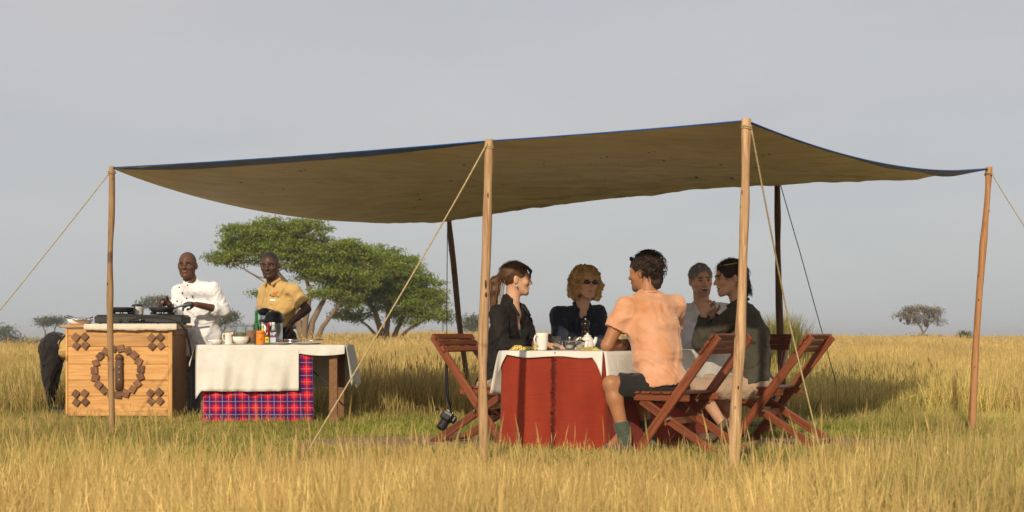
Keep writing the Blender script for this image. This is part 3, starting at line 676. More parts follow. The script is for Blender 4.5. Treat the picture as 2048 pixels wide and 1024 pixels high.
root = thing('grass_tussock', 'tall green tussock of grass behind the dark bark pole', 'grass tussock', b)
V, Fq, ti = tuft(root, b, 2600, 1.28, .40, r); leaf_obj('foliage', V, Fq, ti, M['leaf_tuft'], root)
r = np.random.default_rng(32)
# ------------------------------------------------------------------ grass
def grassmat(name, straw, green):
    m, nt, n, l, b = _nodes(name); n.remove(b); out = n['Material Output']
    a1 = n.new('ShaderNodeAttribute'); a1.attribute_name = 'bt'; a2 = n.new('ShaderNodeAttribute'); a2.attribute_name = 'ctint'; a2.attribute_type = 'INSTANCER'
    a3 = n.new('ShaderNodeAttribute'); a3.attribute_name = 'cval'; a3.attribute_type = 'INSTANCER'
    s = n.new('ShaderNodeMath'); s.operation = 'ADD'; s.use_clamp = True; l.new(a1.outputs['Fac'], s.inputs[0]); l.new(a2.outputs['Fac'], s.inputs[1])
    col = _mixc(n, l, s.outputs[0], straw, green); hs = n.new('ShaderNodeHueSaturation'); l.new(col, hs.inputs['Color']);
    d = n.new('ShaderNodeBsdfDiffuse'); t = n.new('ShaderNodeBsdfTranslucent'); a4 = n.new('ShaderNodeAttribute'); a4.attribute_name = 'bv'; mv = n.new('ShaderNodeMath'); mv.operation = 'MULTIPLY'; l.new(a3.outputs['Fac'], mv.inputs[0]); l.new(a4.outputs['Fac'], mv.inputs[1]); l.new(mv.outputs[0], hs.inputs['Value']); l.new(hs.outputs['Color'], d.inputs['Color']); l.new(hs.outputs['Color'], t.inputs['Color'])
    mx = n.new('ShaderNodeMixShader'); mx.inputs[0].default_value = .3; l.new(d.outputs[0], mx.inputs[1]); l.new(t.outputs[0], mx.inputs[2]); l.new(mx.outputs[0], out.inputs['Surface']); return m
M['grass'] = grassmat('grass', (.76, .56, .225), (.22, .29, .045))
def clump(name, n, rad, h, hv, w, lean, seed_frac, green, r):
    V = []; Fq = []; bt = []; bv = []
    for i in range(n):
        a = r.uniform(0, 2 * PI); rr = rad * math.sqrt(r.random()); b = A(rr * math.cos(r.uniform(0, 6.3)), rr * math.sin(r.uniform(0, 6.3)), -.02)
        L = h * r.uniform(1 - hv, 1 + hv * .5); az = r.uniform(0, 2 * PI); dr = A(math.cos(az), math.sin(az), 0); ln = L * abs(r.normal()) * lean
        sd = r.random() < seed_frac; L *= 1.2 if sd else 1; ww = w * r.uniform(.6, 1.3) * (.7 if sd else 1); wd = A(math.cos(a), math.sin(a), 0) * ww
        ts = (0, .35, .7, 1.0); k = len(V); g = green + r.normal() * .26
        kink = r.random() < .12; vb = r.choice([r.uniform(.85, 1.15), r.uniform(.4, .7), 1.3], p=[.60, .22, .18])
        for t, s in zip(ts, (1, .85, .6, .12)):
            p = b + dr * ln * t ** (2.2) + A(0, 0, max(L * t - .35 * ln * t * t, .01)); 
            if kink and t == 1.0: p = p + dr * .25 * L - A(0, 0, .45 * L)
            V += [p - wd * s, p + wd * s]; bt += [g + .35 * (1 - t) - .15 * t] * 2; bv += [vb] * 2
        Fq += [(k, k+1, k+3, k+2), (k+2, k+3, k+5, k+4), (k+4, k+5, k+7, k+6)]
        if sd:                                   # a seed head: two crossed slim diamonds
            p = b + dr * ln + A(0, 0, L - .35 * ln); q = p + dr * ln * .25 + A(0, 0, .06 * r.uniform(.7, 1.5)); m_ = (p + q) / 2 - A(0, 0, .005)
            for e in (A(math.cos(a), math.sin(a), 0), A(-math.sin(a), math.cos(a), 0)):
                k = len(V); V += [p - A(0, 0, .03), m_ - e * ww * 1.7, q, m_ + e * ww * 1.7]; bt += [-.15] * 4; bv += [.8] * 4; Fq.append((k, k+1, k+2, k+3))
    me = bpy.data.meshes.new(name); me.from_pydata([tuple(x) for x in V], [], Fq); me.update(); me.materials.append(M['grass'])
    at = me.attributes.new('bt', 'FLOAT', 'POINT'); at.data.foreach_set('value', np.array(bt, np.float32)); me.attributes.new('bv', 'FLOAT', 'POINT').data.foreach_set('value', np.array(bv, np.float32)); return bpy.data.objects.new(name, me)
gc = bpy.data.collections.new('grass_clumps')
r = np.random.default_rng(5)
protos = ([clump('clump_a%d' % i, 42, .14, .205, .65, .0022, .6, .05, .06, r) for i in range(5)] +      # 0-4 foreground, golden, knee high
          [clump('clump_b%d' % i, 50, .13, .085, .5, .0020, .5, .01, .42, r) for i in range(3)] +       # 5-7 short green turf
          [clump('clump_c%d' % i, 55, .22, .40, .4, .0035, .30, .10, .0, r) for i in range(4)] +       # 8-11 tall golden behind the camp
          [clump('clump_d%d' % i, 6, .16, .33, .45, .0014, .6, .55, .0, r) for i in range(3)] +       # 12-14 stray seeding stems
          [clump('clump_e%d' % i, 90, .85, .46, .35, .011, .25, .10, .0, r) for i in range(3)])        # 15-17 far tufts
for o in protos: gc.objects.link(o)
CRATE = (-4.215, -3.19, 13.19, 13.78)
ax_t = nrm(A(.57, .82, 0)); rt_t = nrm(A(.82, -.57, 0)); TC = A(.607, 9.38, 0)
def in_table(x, y, m=.0):
    q = np.stack([x - TC[0], y - TC[1]], -1); u = q @ ax_t[:2]; v = -(q @ rt_t[:2]); return (u > -m) & (u < 2.02 + m) & (v > -m) & (v < .83 + m)
def scatter(dens, y0, y1, kinds, smin, smax, tint, tsd, xm=1.6, keep=None, seed=0, vscale=1.0, lim=False):
    r = np.random.default_rng(seed); hw = lambda y: .372 * y + xm
    n = int(dens * (.372 * (y1**2 - y0**2) + 2 * xm * (y1 - y0))); y = np.sqrt(r.uniform(y0**2, y1**2, n)); x = r.uniform(-1, 1, n) * hw(y)
    ok = ~((x > CRATE[0]) & (x < CRATE[1]) & (y > CRATE[2]) & (y < CRATE[3])) & ~in_table(x, y)
    if keep is not None: ok &= keep(x, y, r)
    x, y = x[ok], y[ok]; n = len(x)
    p = np.stack([x, y, gh(x, y)], 1); idx = r.choice(kinds, n); sc = r.uniform(smin, smax, n)
    ln = fbm(np.stack([x * .55, y * .4, x * 0], 1), 3, 41); ti = tint + (ln - .48) * 2.2 * tsd + r.normal(size=n) * tsd * .3
    ln2 = fbm(np.stack([x * 1.1 + 9, y * .6, x * 0], 1), 3, 77); val = np.clip(.95 + (ln2 - .5) * .9 + r.normal(size=n) * .06, .6, 1.25)
    hz = .62 + .75 * fbm(np.stack([x * .8 + 3, y * .5, x * 0], 1), 2, 99)
    if lim:           # worn shorter towards the line of front poles, where people come and go
        D = np.interp(x / y, [-.5, -.285, -.016, .16, .334, .5], [11.6, 11.2, 8.65, 8.1, 11.3, 11.8]); hz = hz * np.clip(.60 * (1 - y / (D + .3)), .075, .25) / .21
    return p, idx, np.stack([sc, sc, sc * hz * vscale], 1), ti, val
def camp(x, y):       # short grass where people walk: between the poles and round the kitchen
    a = np.clip(1.3 - np.hypot((x - .9) / 3.8, (y - 10.2) / 2.3), 0, 1) + np.clip(1.25 - np.hypot((x + 3.3) / 2.5, (y - 12.9) / 1.7), 0, 1)
    return np.clip(a * 1.8, 0, 1)
pt = lambda x, y: on_path(x, y)
S = [scatter(150, 2.6, 8.4, range(0, 5), .7, 1.2, .06, .95, 1.5, None, 1, 1.0, True),
     scatter(70, 2.6, 9.3, range(5, 8), .9, 1.5, .12, .7, 1.5, None, 2, .8),
     scatter(1.5, 5.2, 9.0, range(12, 15), .6, .95, -.1, .2, 1.5, None, 3, .8),
     scatter(120, 8.4, 14.6, range(5, 8), .8, 1.4, .14, .6, 1.6, lambda x, y, r: (r.random(len(x)) > pt(x, y) * .95), 4, .72),
     scatter(50, 8.4, 14.6, range(0, 5), .5, .95, .12, .6, 1.6, lambda x, y, r: (r.random(len(x)) > camp(x, y) * .84) & ((r.random(len(x)) < .12) | ~pt(x, y)), 5, .72),
     scatter(.9, 8.4, 14, range(12, 15), .5, .85, -.05, .2, 1.6, lambda x, y, r: (r.random(len(x)) > .3) & ~pt(x, y), 6),
     scatter(62, 13.6, 26, range(8, 12), .7, 1.1, .06, .5, 2.2, lambda x, y, r: (r.random(len(x)) > camp(x, y)), 7),
     scatter(16, 26, 55, range(8, 12), 1.0, 1.5, .02, .3, 4, None, 8, .75),
     scatter(2.2, 45, 110, range(15, 18), .9, 1.25, .02, .28, 6, None, 9, .95),
     scatter(.55, 110, 260, range(15, 18), 1.1, 1.6, .0, .22, 14, None, 10, .75)]
p, idx, scl, ti, val = [np.concatenate([s[i] for s in S]) for i in range(5)]
r = np.random.default_rng(50); rot = np.stack([r.normal(size=len(p)) * .12, r.normal(size=len(p)) * .12, r.uniform(-PI, PI, len(p))], 1)
me = bpy.data.meshes.new('grass'); me.vertices.add(len(p)); me.vertices.foreach_set('co', p.astype(np.float32).ravel())
for nm, ty, key, arr in (('idx', 'INT', 'value', idx.astype(np.int32)), ('scl', 'FLOAT_VECTOR', 'vector', scl.astype(np.float32).ravel()), ('rot', 'FLOAT_VECTOR', 'vector', rot.astype(np.float32).ravel()),
                         ('ctint', 'FLOAT', 'value', ti.astype(np.float32)), ('cval', 'FLOAT', 'value', val.astype(np.float32))):
    me.attributes.new(nm, ty, 'POINT').data.foreach_set(key, arr)
me.materials.append(M['grass'])
grass = link(bpy.data.objects.new('grass', me)); tag(grass, 'dry golden savanna grass mixed with green blades covering the plain', 'grass', kind='stuff')
ng = bpy.data.node_groups.new('grass_scatter', 'GeometryNodeTree'); gn, gl = ng.nodes, ng.links
ng.interface.new_socket('Geometry', in_out='INPUT', socket_type='NodeSocketGeometry'); ng.interface.new_socket('Geometry', in_out='OUTPUT', socket_type='NodeSocketGeometry')
gi, go = gn.new('NodeGroupInput'), gn.new('NodeGroupOutput'); ci = gn.new('GeometryNodeCollectionInfo'); ci.inputs['Collection'].default_value = gc
ci.inputs['Separate Children'].default_value = True; ci.inputs['Reset Children'].default_value = True
ip = gn.new('GeometryNodeInstanceOnPoints'); ip.inputs['Pick Instance'].default_value = True
def named(nm, ty): q = gn.new('GeometryNodeInputNamedAttribute'); q.data_type = ty; q.inputs['Name'].default_value = nm; return q.outputs['Attribute']
er = gn.new('FunctionNodeEulerToRotation'); gl.new(named('rot', 'FLOAT_VECTOR'), er.inputs[0])
gl.new(gi.outputs[0], ip.inputs['Points']); gl.new(ci.outputs[0], ip.inputs['Instance']); gl.new(named('idx', 'INT'), ip.inputs['Instance Index'])
gl.new(er.outputs[0], ip.inputs['Rotation']); gl.new(named('scl', 'FLOAT_VECTOR'), ip.inputs['Scale']); gl.new(ip.outputs[0], go.inputs[0])
md = grass.modifiers.new('scatter', 'NODES'); md.node_group = ng
# ------------------------------------------------------------------ kitchen box
CX0, CX1, CY0, CY1, CH = -4.205, -3.20, 13.2, 13.77, .905
root = thing('kitchen_box', 'large orange pine box with dark wooden blocks in ring and corner diamonds', 'kitchen box', ((CX0 + CX1) / 2, (CY0 + CY1) / 2, 0))
ro = A(*root.location)
def L(*p): return A(*p) - ro
zs = [.045, .235, .385, .535, .70, .80, CH - .03]
for i in range(len(zs) - 1):
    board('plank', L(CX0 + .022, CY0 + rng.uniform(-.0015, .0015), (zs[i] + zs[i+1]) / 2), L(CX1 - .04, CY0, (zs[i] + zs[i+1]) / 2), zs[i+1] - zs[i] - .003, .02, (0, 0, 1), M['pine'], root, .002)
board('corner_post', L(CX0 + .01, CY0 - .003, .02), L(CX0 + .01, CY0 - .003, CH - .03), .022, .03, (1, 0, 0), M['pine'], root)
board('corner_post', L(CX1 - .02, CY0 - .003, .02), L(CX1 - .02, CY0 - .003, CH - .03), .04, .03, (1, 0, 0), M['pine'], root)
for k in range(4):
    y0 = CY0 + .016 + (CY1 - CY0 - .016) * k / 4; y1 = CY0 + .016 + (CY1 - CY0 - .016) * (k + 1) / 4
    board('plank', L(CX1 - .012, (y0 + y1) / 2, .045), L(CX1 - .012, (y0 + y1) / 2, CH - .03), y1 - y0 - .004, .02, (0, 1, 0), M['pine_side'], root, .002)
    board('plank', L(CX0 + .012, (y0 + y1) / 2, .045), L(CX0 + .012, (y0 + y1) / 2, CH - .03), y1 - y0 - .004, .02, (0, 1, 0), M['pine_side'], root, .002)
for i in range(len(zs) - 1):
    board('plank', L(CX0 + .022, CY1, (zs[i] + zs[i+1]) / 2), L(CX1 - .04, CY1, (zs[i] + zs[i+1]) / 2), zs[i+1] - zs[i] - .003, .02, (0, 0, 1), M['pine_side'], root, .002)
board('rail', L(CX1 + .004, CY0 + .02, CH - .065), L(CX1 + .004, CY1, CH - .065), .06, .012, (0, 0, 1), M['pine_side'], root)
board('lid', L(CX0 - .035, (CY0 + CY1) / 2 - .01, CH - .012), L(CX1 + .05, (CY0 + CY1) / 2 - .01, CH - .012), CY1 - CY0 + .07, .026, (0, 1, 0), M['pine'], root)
for fx in (CX0 + .06, CX1 - .07):
    for fy in (CY0 + .05, CY1 - .06): MB().box((fx, fy, .02), (.1, .06, .06), None, .004).build('foot', M['pine'], root)
sb = 13.2 / FPX
def pxz(a, b): return W(a, b, CY0)
bm = MB().box((0, 0, 0), (.062, .024, .062), None, .004); bme = bpy.data.meshes.new('block'); bme.from_pydata([tuple(q) for q in bm.v[0]], [], bm.f); bme.update(); bme.materials.append(M['block'])
def block(a, b, ang, s=1.0):
    o = link(bpy.data.objects.new('block', bme)); p = pxz(a, b) - ro; o.parent = root; o.location = (p[0], CY0 - ro[1] - .021 + rng.uniform(-.003, .003), p[2]); o.rotation_euler = (0, ang, 0); o.scale = (s, 1, s)
for (cx, cy) in ((162, 683), (313, 684), (162, 796), (311, 794)):
    for (dx, dy) in ((-9, -8.5), (8.5, -9.5), (-8, 8.5), (9.5, 7.5)): block(cx + dx, cy + dy, PI / 4 + rng.uniform(-.14, .14), rng.uniform(.95, 1.05))
ang = [(k + .35) / 19 * 2 * PI for k in range(19)]
for a in ang: block(236.5 + 46.5 * math.cos(a), 743 - 46.5 * math.sin(a), -(PI / 2 - a) * 1 + rng.uniform(-.14, .14), rng.uniform(1.0, 1.12))
c = W(240, 744, CY0)
mb = MB(); prof = [(.012, -.17), (.036, -.168), (.038, -.08), (.036, .05), (.038, .10), (.031, .105), (.031, .115), (.038, .12), (.037, .145), (.026, .165), (.005, .172)]
mb.lathe(prof, (0, 0, 0), 16); v = np.vstack(mb.v); v[:, 1] *= .6
h = MB().add(v + c + A(0, -.034, 0), mb.f).build('carved_handle', M['carved'], root, True)
for z in (.05, .0, -.07): MB().lathe([(.007, -.004), (.008, 0), (.006, .004)], c + A(.006, -.058, z), 10, np.array([[1, 0, 0], [0, 0, -1], [0, 1, 0]])).build('stud', M['steel'], h)

ZT = CH + .001
t = thing('table_mat', 'cream woven cloth hanging over the front of the pine box', 'cloth mat', (-3.65, CY0, ZT))
x0, x1 = W(171, 0, CY0)[0], W(356, 0, CY0)[0]; n = 60; P = np.zeros((n, 8, 3))
for i in range(n):
    x = x0 + (x1 - x0) * i / (n - 1)
    for j, (y, z) in enumerate([(.38, .003), (.2, .003), (.05, .003), (-.03, .004), (-.051, .003), (-.053, -.012), (-.055, -.03), (-.055, -.052)]):
        P[i, j] = (x, CY0 + y + .003 * math.sin(i * .7) * (j > 4), ZT + z + .0015 * math.sin(i * 1.3) + (.004 * math.sin(i * .35) if j == 7 else 0))
o = MB().grid(P).build('weave', M['mat_cloth'], t, True); o.modifiers.new('thick', 'SOLIDIFY').thickness = .003

# gas hob
hx0, hx1 = W(189, 0, 13.3)[0], W(365, 0, 13.3)[0]; HZ = ZT + .006
t = thing('gas_hob', 'black two-burner gas hob on top of the pine box', 'gas hob', ((hx0 + hx1) / 2, 13.45, HZ))
MB().box(((hx0 + hx1) / 2, 13.47, HZ + .044), (hx1 - hx0, .36, .066), None, .008).build('body', M['black_iron'], t)
MB().box(((hx0 + hx1) / 2, 13.47, HZ + .084), (hx1 - hx0 - .03, .33, .012), None, .004).build('top_plate', M['black_iron'], t)
for fx in (hx0 + .05, hx1 - .05):
    for fy in (13.33, 13.61): MB().lathe([(.016, 0), (.018, .011)], (fx, fy, HZ), 10).build('foot', M['rubber'], t)
RY = np.array([[1, 0, 0], [0, 0, -1], [0, 1, 0]])
for a in (240, 258, 285): MB().lathe([(.017, -.01), (.018, .006), (.012, .008)], W(a, 640, 13.28), 14, RY).build('knob', M['rubber'], t)
MB().box(W(283, 640, 13.286), (.035, .006, .016), None, .002).build('green_tag', M['green_led'], t)
for a in (243, 325):
    for s in (.055, .085):
        q = np.linspace(0, 2 * PI, 25); c0 = W(a, 0, 13.45); MB().tube(np.stack([c0[0] + s * np.cos(q), 13.45 + s * np.sin(q), np.full(25, HZ + .098)], 1), .005, 6).build('burner_ring', M['black_iron'], t)
    for k in range(4):
        q = k * PI / 2 + .4; c0 = W(a, 0, 13.45); MB().box((c0[0] + .085 * math.cos(q), 13.45 + .085 * math.sin(q), HZ + .105), (.06, .006, .022), Rz(q)).build('pan_support', M['black_iron'], t)
# hose
pts = [W(263, 641, 13.26), W(275, 636, 13.22), W(300, 633.5, 13.17), W(335, 636, 13.14), W(358, 643, 13.14), W(372, 662, 13.16), W(381, 695, 13.25), W(384, 740, 13.4), W(383, 800, 13.5), W(380, 842, 13.55)]
pts = np.array(pts); k = np.linspace(0, len(pts) - 1, 60); q = np.stack([np.interp(k, np.arange(len(pts)), pts[:, i]) for i in range(3)], 1)
for _ in range(6): q[1:-1] = (q[:-2] + 2 * q[1:-1] + q[2:]) / 4
tag(MB().tube(q, .011, 8).build('gas_hose', M['rubber'], origin=A(*q[-1])), 'black rubber gas hose looping down beside the pine box', 'hose')
def pan(label, cx, y, r, handle_to, tip):
    c0 = W(cx, 0, y); z = HZ + .117; t = thing('frying_pan', label, 'frying pan', (c0[0], y, z), 'frying pans on the hob')
    MB().lathe([(.001, .004), (r * .72, .004), (r * .97, .043), (r, .046), (r * 1.01, .043), (r * .76, 0), (.001, 0)], (c0[0], y, z), 28, close=False).build('dish', M['black_iron'], t, True)
    e = np.asarray(handle_to, float); s = A(c0[0], y, z + .038) + nrm((e - A(c0[0], y, z + .038)) * A(1, 1, 0)) * r * .97
    MB().tube([s, s * .6 + e * .4 + A(0, 0, .006), e], [.009, .010, .012], 8).build('handle', M['black_plastic'] if not tip else M['blue_grip'], t, True)
pan('black frying pan on the left burner, nobody touching it', 243, 13.45, .125, W(270, 614.5, 13.45), False)
pan('black frying pan whose blue handle the chef is holding', 324, 13.42, .125, W(382, 608, 13.42), True)
t = thing('cooking_pot', 'small white pot behind the frying pans on the hob', 'pot', (*W(275, 0, 13.58)[:2], HZ + .09))
c0 = W(275, 0, 13.58); MB().lathe([(.05, 0), (.058, .01), (.06, .075), (.064, .08), (.056, .078), (.054, .01)], (c0[0], 13.58, HZ + .091), 20).build('bowl', M['china'], t, True)
MB().lathe([(.064, .082), (.05, .1), (.02, .108), (.001, .11)], (c0[0], 13.58, HZ + .091), 20).build('lid', M['black_plastic'], t, True)
t = thing('serving_dish', 'white dish with crumpled foil and tongs at the box corner', 'dish', (*W(158, 0, 13.4)[:2], ZT))
c0 = W(160, 0, 13.42); MB().lathe([(.001, .006), (.085, .006), (.12, .05), (.126, .052), (.09, 0), (.001, 0)], (c0[0], 13.42, ZT + .002), 24, close=False).build('dish', M['china'], t, True)
fo = MB().ball((0, 0, 0), 1, 18, 12); v = np.vstack(fo.v); v = v * (A(.085, .07, .02) * (1 + .5 * (vnoise(v * 3 + 5, 4) - .5)[:, None])); MB().add(v + A(c0[0] + .03, 13.34, ZT + .055), fo.f).build('foil', M['foil'], t, False)
for (a, b) in (((128, 633), (158, 642)), ((134, 631), (165, 640)), ((186, 634), (165, 641))): MB().tube([W(*a, 13.36), W(*b, 13.42)], [.006, .004], 6).build('utensil', M['black_plastic'], t)

# ------------------------------------------------------------------ buffet table
BX0, BX1, BY0, BY1, BH = -2.86, -1.53, 12.73, 13.36, .712
root = thing('buffet_table', 'wooden trestle buffet table under white and checked cloths', 'table', ((BX0 + BX1) / 2, (BY0 + BY1) / 2, 0)); ro = A(*root.location)
for k in range(4):
    y = BY0 + (BY1 - BY0) * (k + .5) / 4; board('plank', L(BX0, y, BH - .014), L(BX1, y, BH - .014), (BY1 - BY0) / 4 - .003, .024, (0, 1, 0), M['table_wood'], root)
for x in (BX0 + .06, BX1 - .10):
    for y in (BY0 + .05, BY1 - .05): board('leg', L(x, y, 0), L(x, y, BH - .028), .075, .045, (1, 0, 0), M['table_wood'], root)
for y in (BY0 + .02, BY1 - .02): board('apron', L(BX0 + .05, y, BH - .055), L(BX1 - .05, y, BH - .055), .05, .02, (0, 0, 1), M['table_wood'], root)
MB().tube([A(BX1 - .08, BY0 + .10, .30), A(BX1 - .42, BY0 + .25, .56)], .007, 6).build('brace', M['black_iron'], root)
def drape(name, label, cat, fn, nu, nv, mt, thick=.003, uv=None):
    P = np.array([[fn(i / (nu - 1), j / (nv - 1)) for j in range(nv)] for i in range(nu)], float)
    o = MB().grid(P).build(name, mt, None, True, origin=A(P[..., 0].mean(), P[..., 1].mean(), P[..., 2].min()))
    sdf = o.modifiers.new('thick', 'SOLIDIFY'); sdf.thickness = thick; sdf.offset = 1
    if uv is not None:
        lay = o.data.uv_layers.new(name='UVMap'); vi = np.zeros(len(o.data.loops), np.int32); o.data.loops.foreach_get('vertex_index', vi)
        co = np.array([uv(*P.reshape(-1, 3)[k]) for k in range(P.shape[0] * P.shape[1])]); lay.data.foreach_set('uv', co[vi].astype(np.float32).ravel())
    return tag(o, label, cat)
BT = BH + .004
def lerp(a, b, t): return a + (b - a) * t
# white cloth: a sheet laid over the top, long drop at the front left, short drop at front right, long drop at the back and right end
def prof_cloth(s, drops, y0, y1, zt):     # s runs front hem -> front edge -> back edge -> back hem in metres
    return
xs = np.concatenate([[BX0 - .03, BX0 - .022], np.linspace(BX0 - .008, BX1 + .008, 90), [BX1 + .022, BX1 + .03]])
def white_cloth():
    nu = 110; P = []
    xa, xb = BX0 - .012, BX1 + .012; xsplit = W(597, 0, BY0)[0]
    top_s = np.linspace(0, 1, 12)
    def row(x, drop_f, drop_b, k):
        f = []
        for j in range(14):
            q = 1 - j / 13; z = BT - drop_f * q; w = 1.5 * q * drop_f / .4
            f.append((x + .010 * w * math.sin(x * 9 + 1), BY0 - .012 - .048 * q ** .7 * min(1, drop_f / .2) + .012 * w * math.sin(x * 13 + 2.2 * q) + .010 * w * math.sin(x * 27 + 1.3 - 2 * q) + .006 * math.sin(x * 47 + q * 3) * w, z))
        for s in top_s: f.append((x, lerp(BY0 - .008, BY1 + .008, s), BT + .002 + .0012 * math.sin(x * 31 + s * 9)))
        for j in range(1, 14):
            q = j / 13; f.append((x, BY1 + .012 + .02 * q + .018 * q * math.sin(x * 15), BT - drop_b * q))
        return f
    us = np.sort(np.concatenate([np.linspace(xa, xsplit, 62), np.linspace(xsplit + .004, xb, 40)]))
    for x in us:
        if x <= xsplit: df = .405 + .010 * math.sin((x - xa) * 3.1 + .6) + .018 * (x - xa) * .5
        else: df = .085 + .02 * math.sin((x - xsplit) * 7) - .01
        if x < xa + .05: df += .08 * (1 - (x - xa) / .05)
        P.append(row(x, df, .40, 0))
    return np.array(P), xa, xb
P, xa, xb = white_cloth()
mbw = MB().grid(P)
for x, sg, dr in ((xb, 1, .37), (xa, -1, .10)):              # end drops
    m = 12; Q = np.zeros((14, m, 3)); yy = np.linspace(BY0 - .014, BY1 + .012, 14)
    for i in range(14):
        for j in range(m):
            q = j / (m - 1); dd = dr * (1 - .12 * math.sin(i * .5)) + (.1 * (1 - i / 13) ** 3 if sg < 0 else 0)
            Q[i, j] = (x + sg * (.004 + .055 * q ** .8 + .016 * q * math.sin(i * 1.1)), yy[i], BT + .002 - dd * q)
    mbw.grid(Q if sg > 0 else Q[::-1])
o = mbw.build('tablecloth', M['white_cloth'], None, True, origin=A((BX0 + BX1) / 2, BY0, BT - .4)); sm = o.modifiers.new('thick', 'SOLIDIFY'); sm.thickness = .003; sm.offset = 0
tag(o, 'plain off-white cloth over the buffet table, hanging longer at left', 'tablecloth')
cx0, cx1 = W(404, 0, BY0)[0], W(625, 0, BY0)[0]
def ck(u, v):
    x = lerp(cx0, cx1, u); q = 1 - v; return (x + .012 * q * math.sin(q * 3), BY0 + .002 - .010 * q + .022 * q * math.sin(x * 13 + 1) + .007 * q * math.sin(x * 31 + q * 2), lerp(.02, BH - .06, v))
drape('checked_cloth', 'red and blue checked cloth hanging under the white buffet tablecloth', 'cloth', ck, 90, 30, M['plaid'], .003, lambda x, y, z: (x + .02 * z, z))

# ------------------------------------------------------------------ things on the buffet
BZ = BT + .0055
def onb(px, d): return A((px - 1024) / FPX * d, d, BZ)
def lat(prof, c, name, mt, par, n=20, close=True): return MB().lathe(prof, c, n, close=close).build(name, mt, par, True)
def bowl_prof(r, h): return [(.001, .004), (r * .45, .004), (r * .8, h * .5), (r * .97, h), (r, h + .001), (r * .85, h * .5), (r * .5, 0), (.001, 0)]
c = onb(432, 12.9); t = thing('bowl', 'small white bowl with a spoon, at the left buffet end', 'bowl', c, 'white bowls'); lat(bowl_prof(.062, .045), c, 'dish', M['china'], t, 24, False)
MB().tube([W(410, 677, 12.88), W(424, 683.5, 12.9), W(434, 687, 12.9)], [.004, .004, .01], 6).build('spoon', M['steel'], t, True)
c = onb(481, 12.88); t = thing('bowl', 'lower of two nested white bowls beside white jug', 'bowl', c, 'white bowls'); lat(bowl_prof(.080, .058), c, 'dish', M['china'], t, 26, False)
c2 = c + A(0, 0, .016); t = thing('bowl', 'upper of two nested white bowls beside white jug', 'bowl', c2, 'white bowls'); lat(bowl_prof(.083, .056), c2, 'dish', M['china'], t, 26, False)
c = onb(457, 12.82); t = thing('milk_jug', 'tall white china milk jug in front of the orange jar', 'jug', c)
lat([(.001, 0), (.034, 0), (.036, .01), (.034, .06), (.031, .09), (.036, .108), (.033, .106), (.029, .09), (.031, .02), (.001, .012)], c, 'body', M['china'], t, 22, False)
MB().tube([c + A(-.03, 0, .095), c + A(-.05, 0, .098), c + A(-.057, 0, .07), c + A(-.047, 0, .04), c + A(-.033, 0, .03)], .0055, 8).build('handle', M['china'], t, True)
MB().tube([c + A(.028, 0, .098), c + A(.044, 0, .109)], [.016, .007], 8).build('spout', M['china'], t, True)
def jar(label, px, d, r, h, fill, fm):
    c = onb(px, d); t = thing('storage_jar', label, 'jar', c, 'glass storage jars')
    lat([(.001, 0), (r * .96, 0), (r, .012), (r, h * .78), (r * .86, h * .88), (r * .86, h * .9), (r * .8, h * .9), (r * .8, h * .87), (r * .95, h * .77), (r * .95, .014), (.001, .008)], c, 'glass', M['glass'], t, 22, False)
    lat([(.001, .010), (r * .93, .012), (r * .93, h * fill), (r * .6, h * fill + .008), (.001, h * fill + .012)], c, 'contents', fm, t, 20, False)
    l = lat([(.001, h * .905), (r * .88, h * .905), (r * .9, h * .93), (r * .86, h * .97), (r * .4, h), (.001, h)], c, 'lid', M['glass'], t, 20, False)
    q = np.linspace(0, 2 * PI, 21)
    for z in (.86, .915): MB().tube(np.stack([c[0] + r * .9 * np.cos(q), c[1] + r * .9 * np.sin(q), np.full(21, c[2] + h * z)], 1), .0035, 5).build('clip_wire', M['steel'], t)
    MB().tube([c + A(-r * .92, -.01, h * .8), c + A(-r * 1.08, -.01, h * .9), c + A(-r * .9, -.01, h * .97)], .003, 5).build('clip', M['steel'], t)
jar('glass clip jar of orange cornflakes behind the white jug', 459, 13.08, .053, .195, .58, M['orange_food'])
jar('glass clip jar of pale seeds, middle of the three jars', 482, 13.12, .052, .20, .52, M['seed_food'])
jar('glass clip jar of brown nutty muesli beside the orange jar', 503, 12.97, .058, .195, .62, M['muesli'])
c = onb(521, 12.84); t = thing('spread_jar', 'orange-labelled spread jar with orange lid beside muesli', 'jar', c)
lat([(.001, 0), (.037, 0), (.039, .008), (.039, .092), (.036, .1), (.001, .1)], c, 'body', M['orange_label'], t); lat([(.001, .1), (.038, .1), (.038, .122), (.03, .126), (.001, .127)], c, 'lid', M['orange_label'], t)
MB().lathe([(.0395, .03), (.0395, .055)], c, 20, close=False).build('label', M['orange_label'], t, True); MB().ball(c + A(.008, -.0385, .05), A(.012, .002, .007), 8, 6).build('label_mark', M['red_cap'], t); lat([(.006, .127), (.008, .133), (.006, .139)], c, 'knob', M['red_cap'], t)
def sauce(label, px, d, r, h, body, cap, lab, lm, group=None):
    c = onb(px, d); t = thing('sauce_bottle', label, 'sauce bottle', c, 'sauce bottles')
    lat([(.001, 0), (r, 0), (r, h * .55), (r * .45, h * .72), (r * .4, h * .84), (.001, h * .84)], c, 'glass', body, t, 16); lat([(r * .52, h * .83), (r * .55, h * .98), (r * .4, h), (.001, h)], c, 'cap', cap, t, 14)
    lat([(r * 1.03, h * .12), (r * 1.03, h * .46)], c, 'label', lm, t, 16, False); return c, t
c, t = sauce('small hot sauce bottle with red cap and yellow label', 534.5, 12.84, .020, .150, M['hot_sauce'], M['red_cap'], 1, M['yellow_label'])
MB().ball(c + A(0, -.0205, .045), A(.010, .002, .012), 8, 6).build('label_mark', M['green_label'], t)
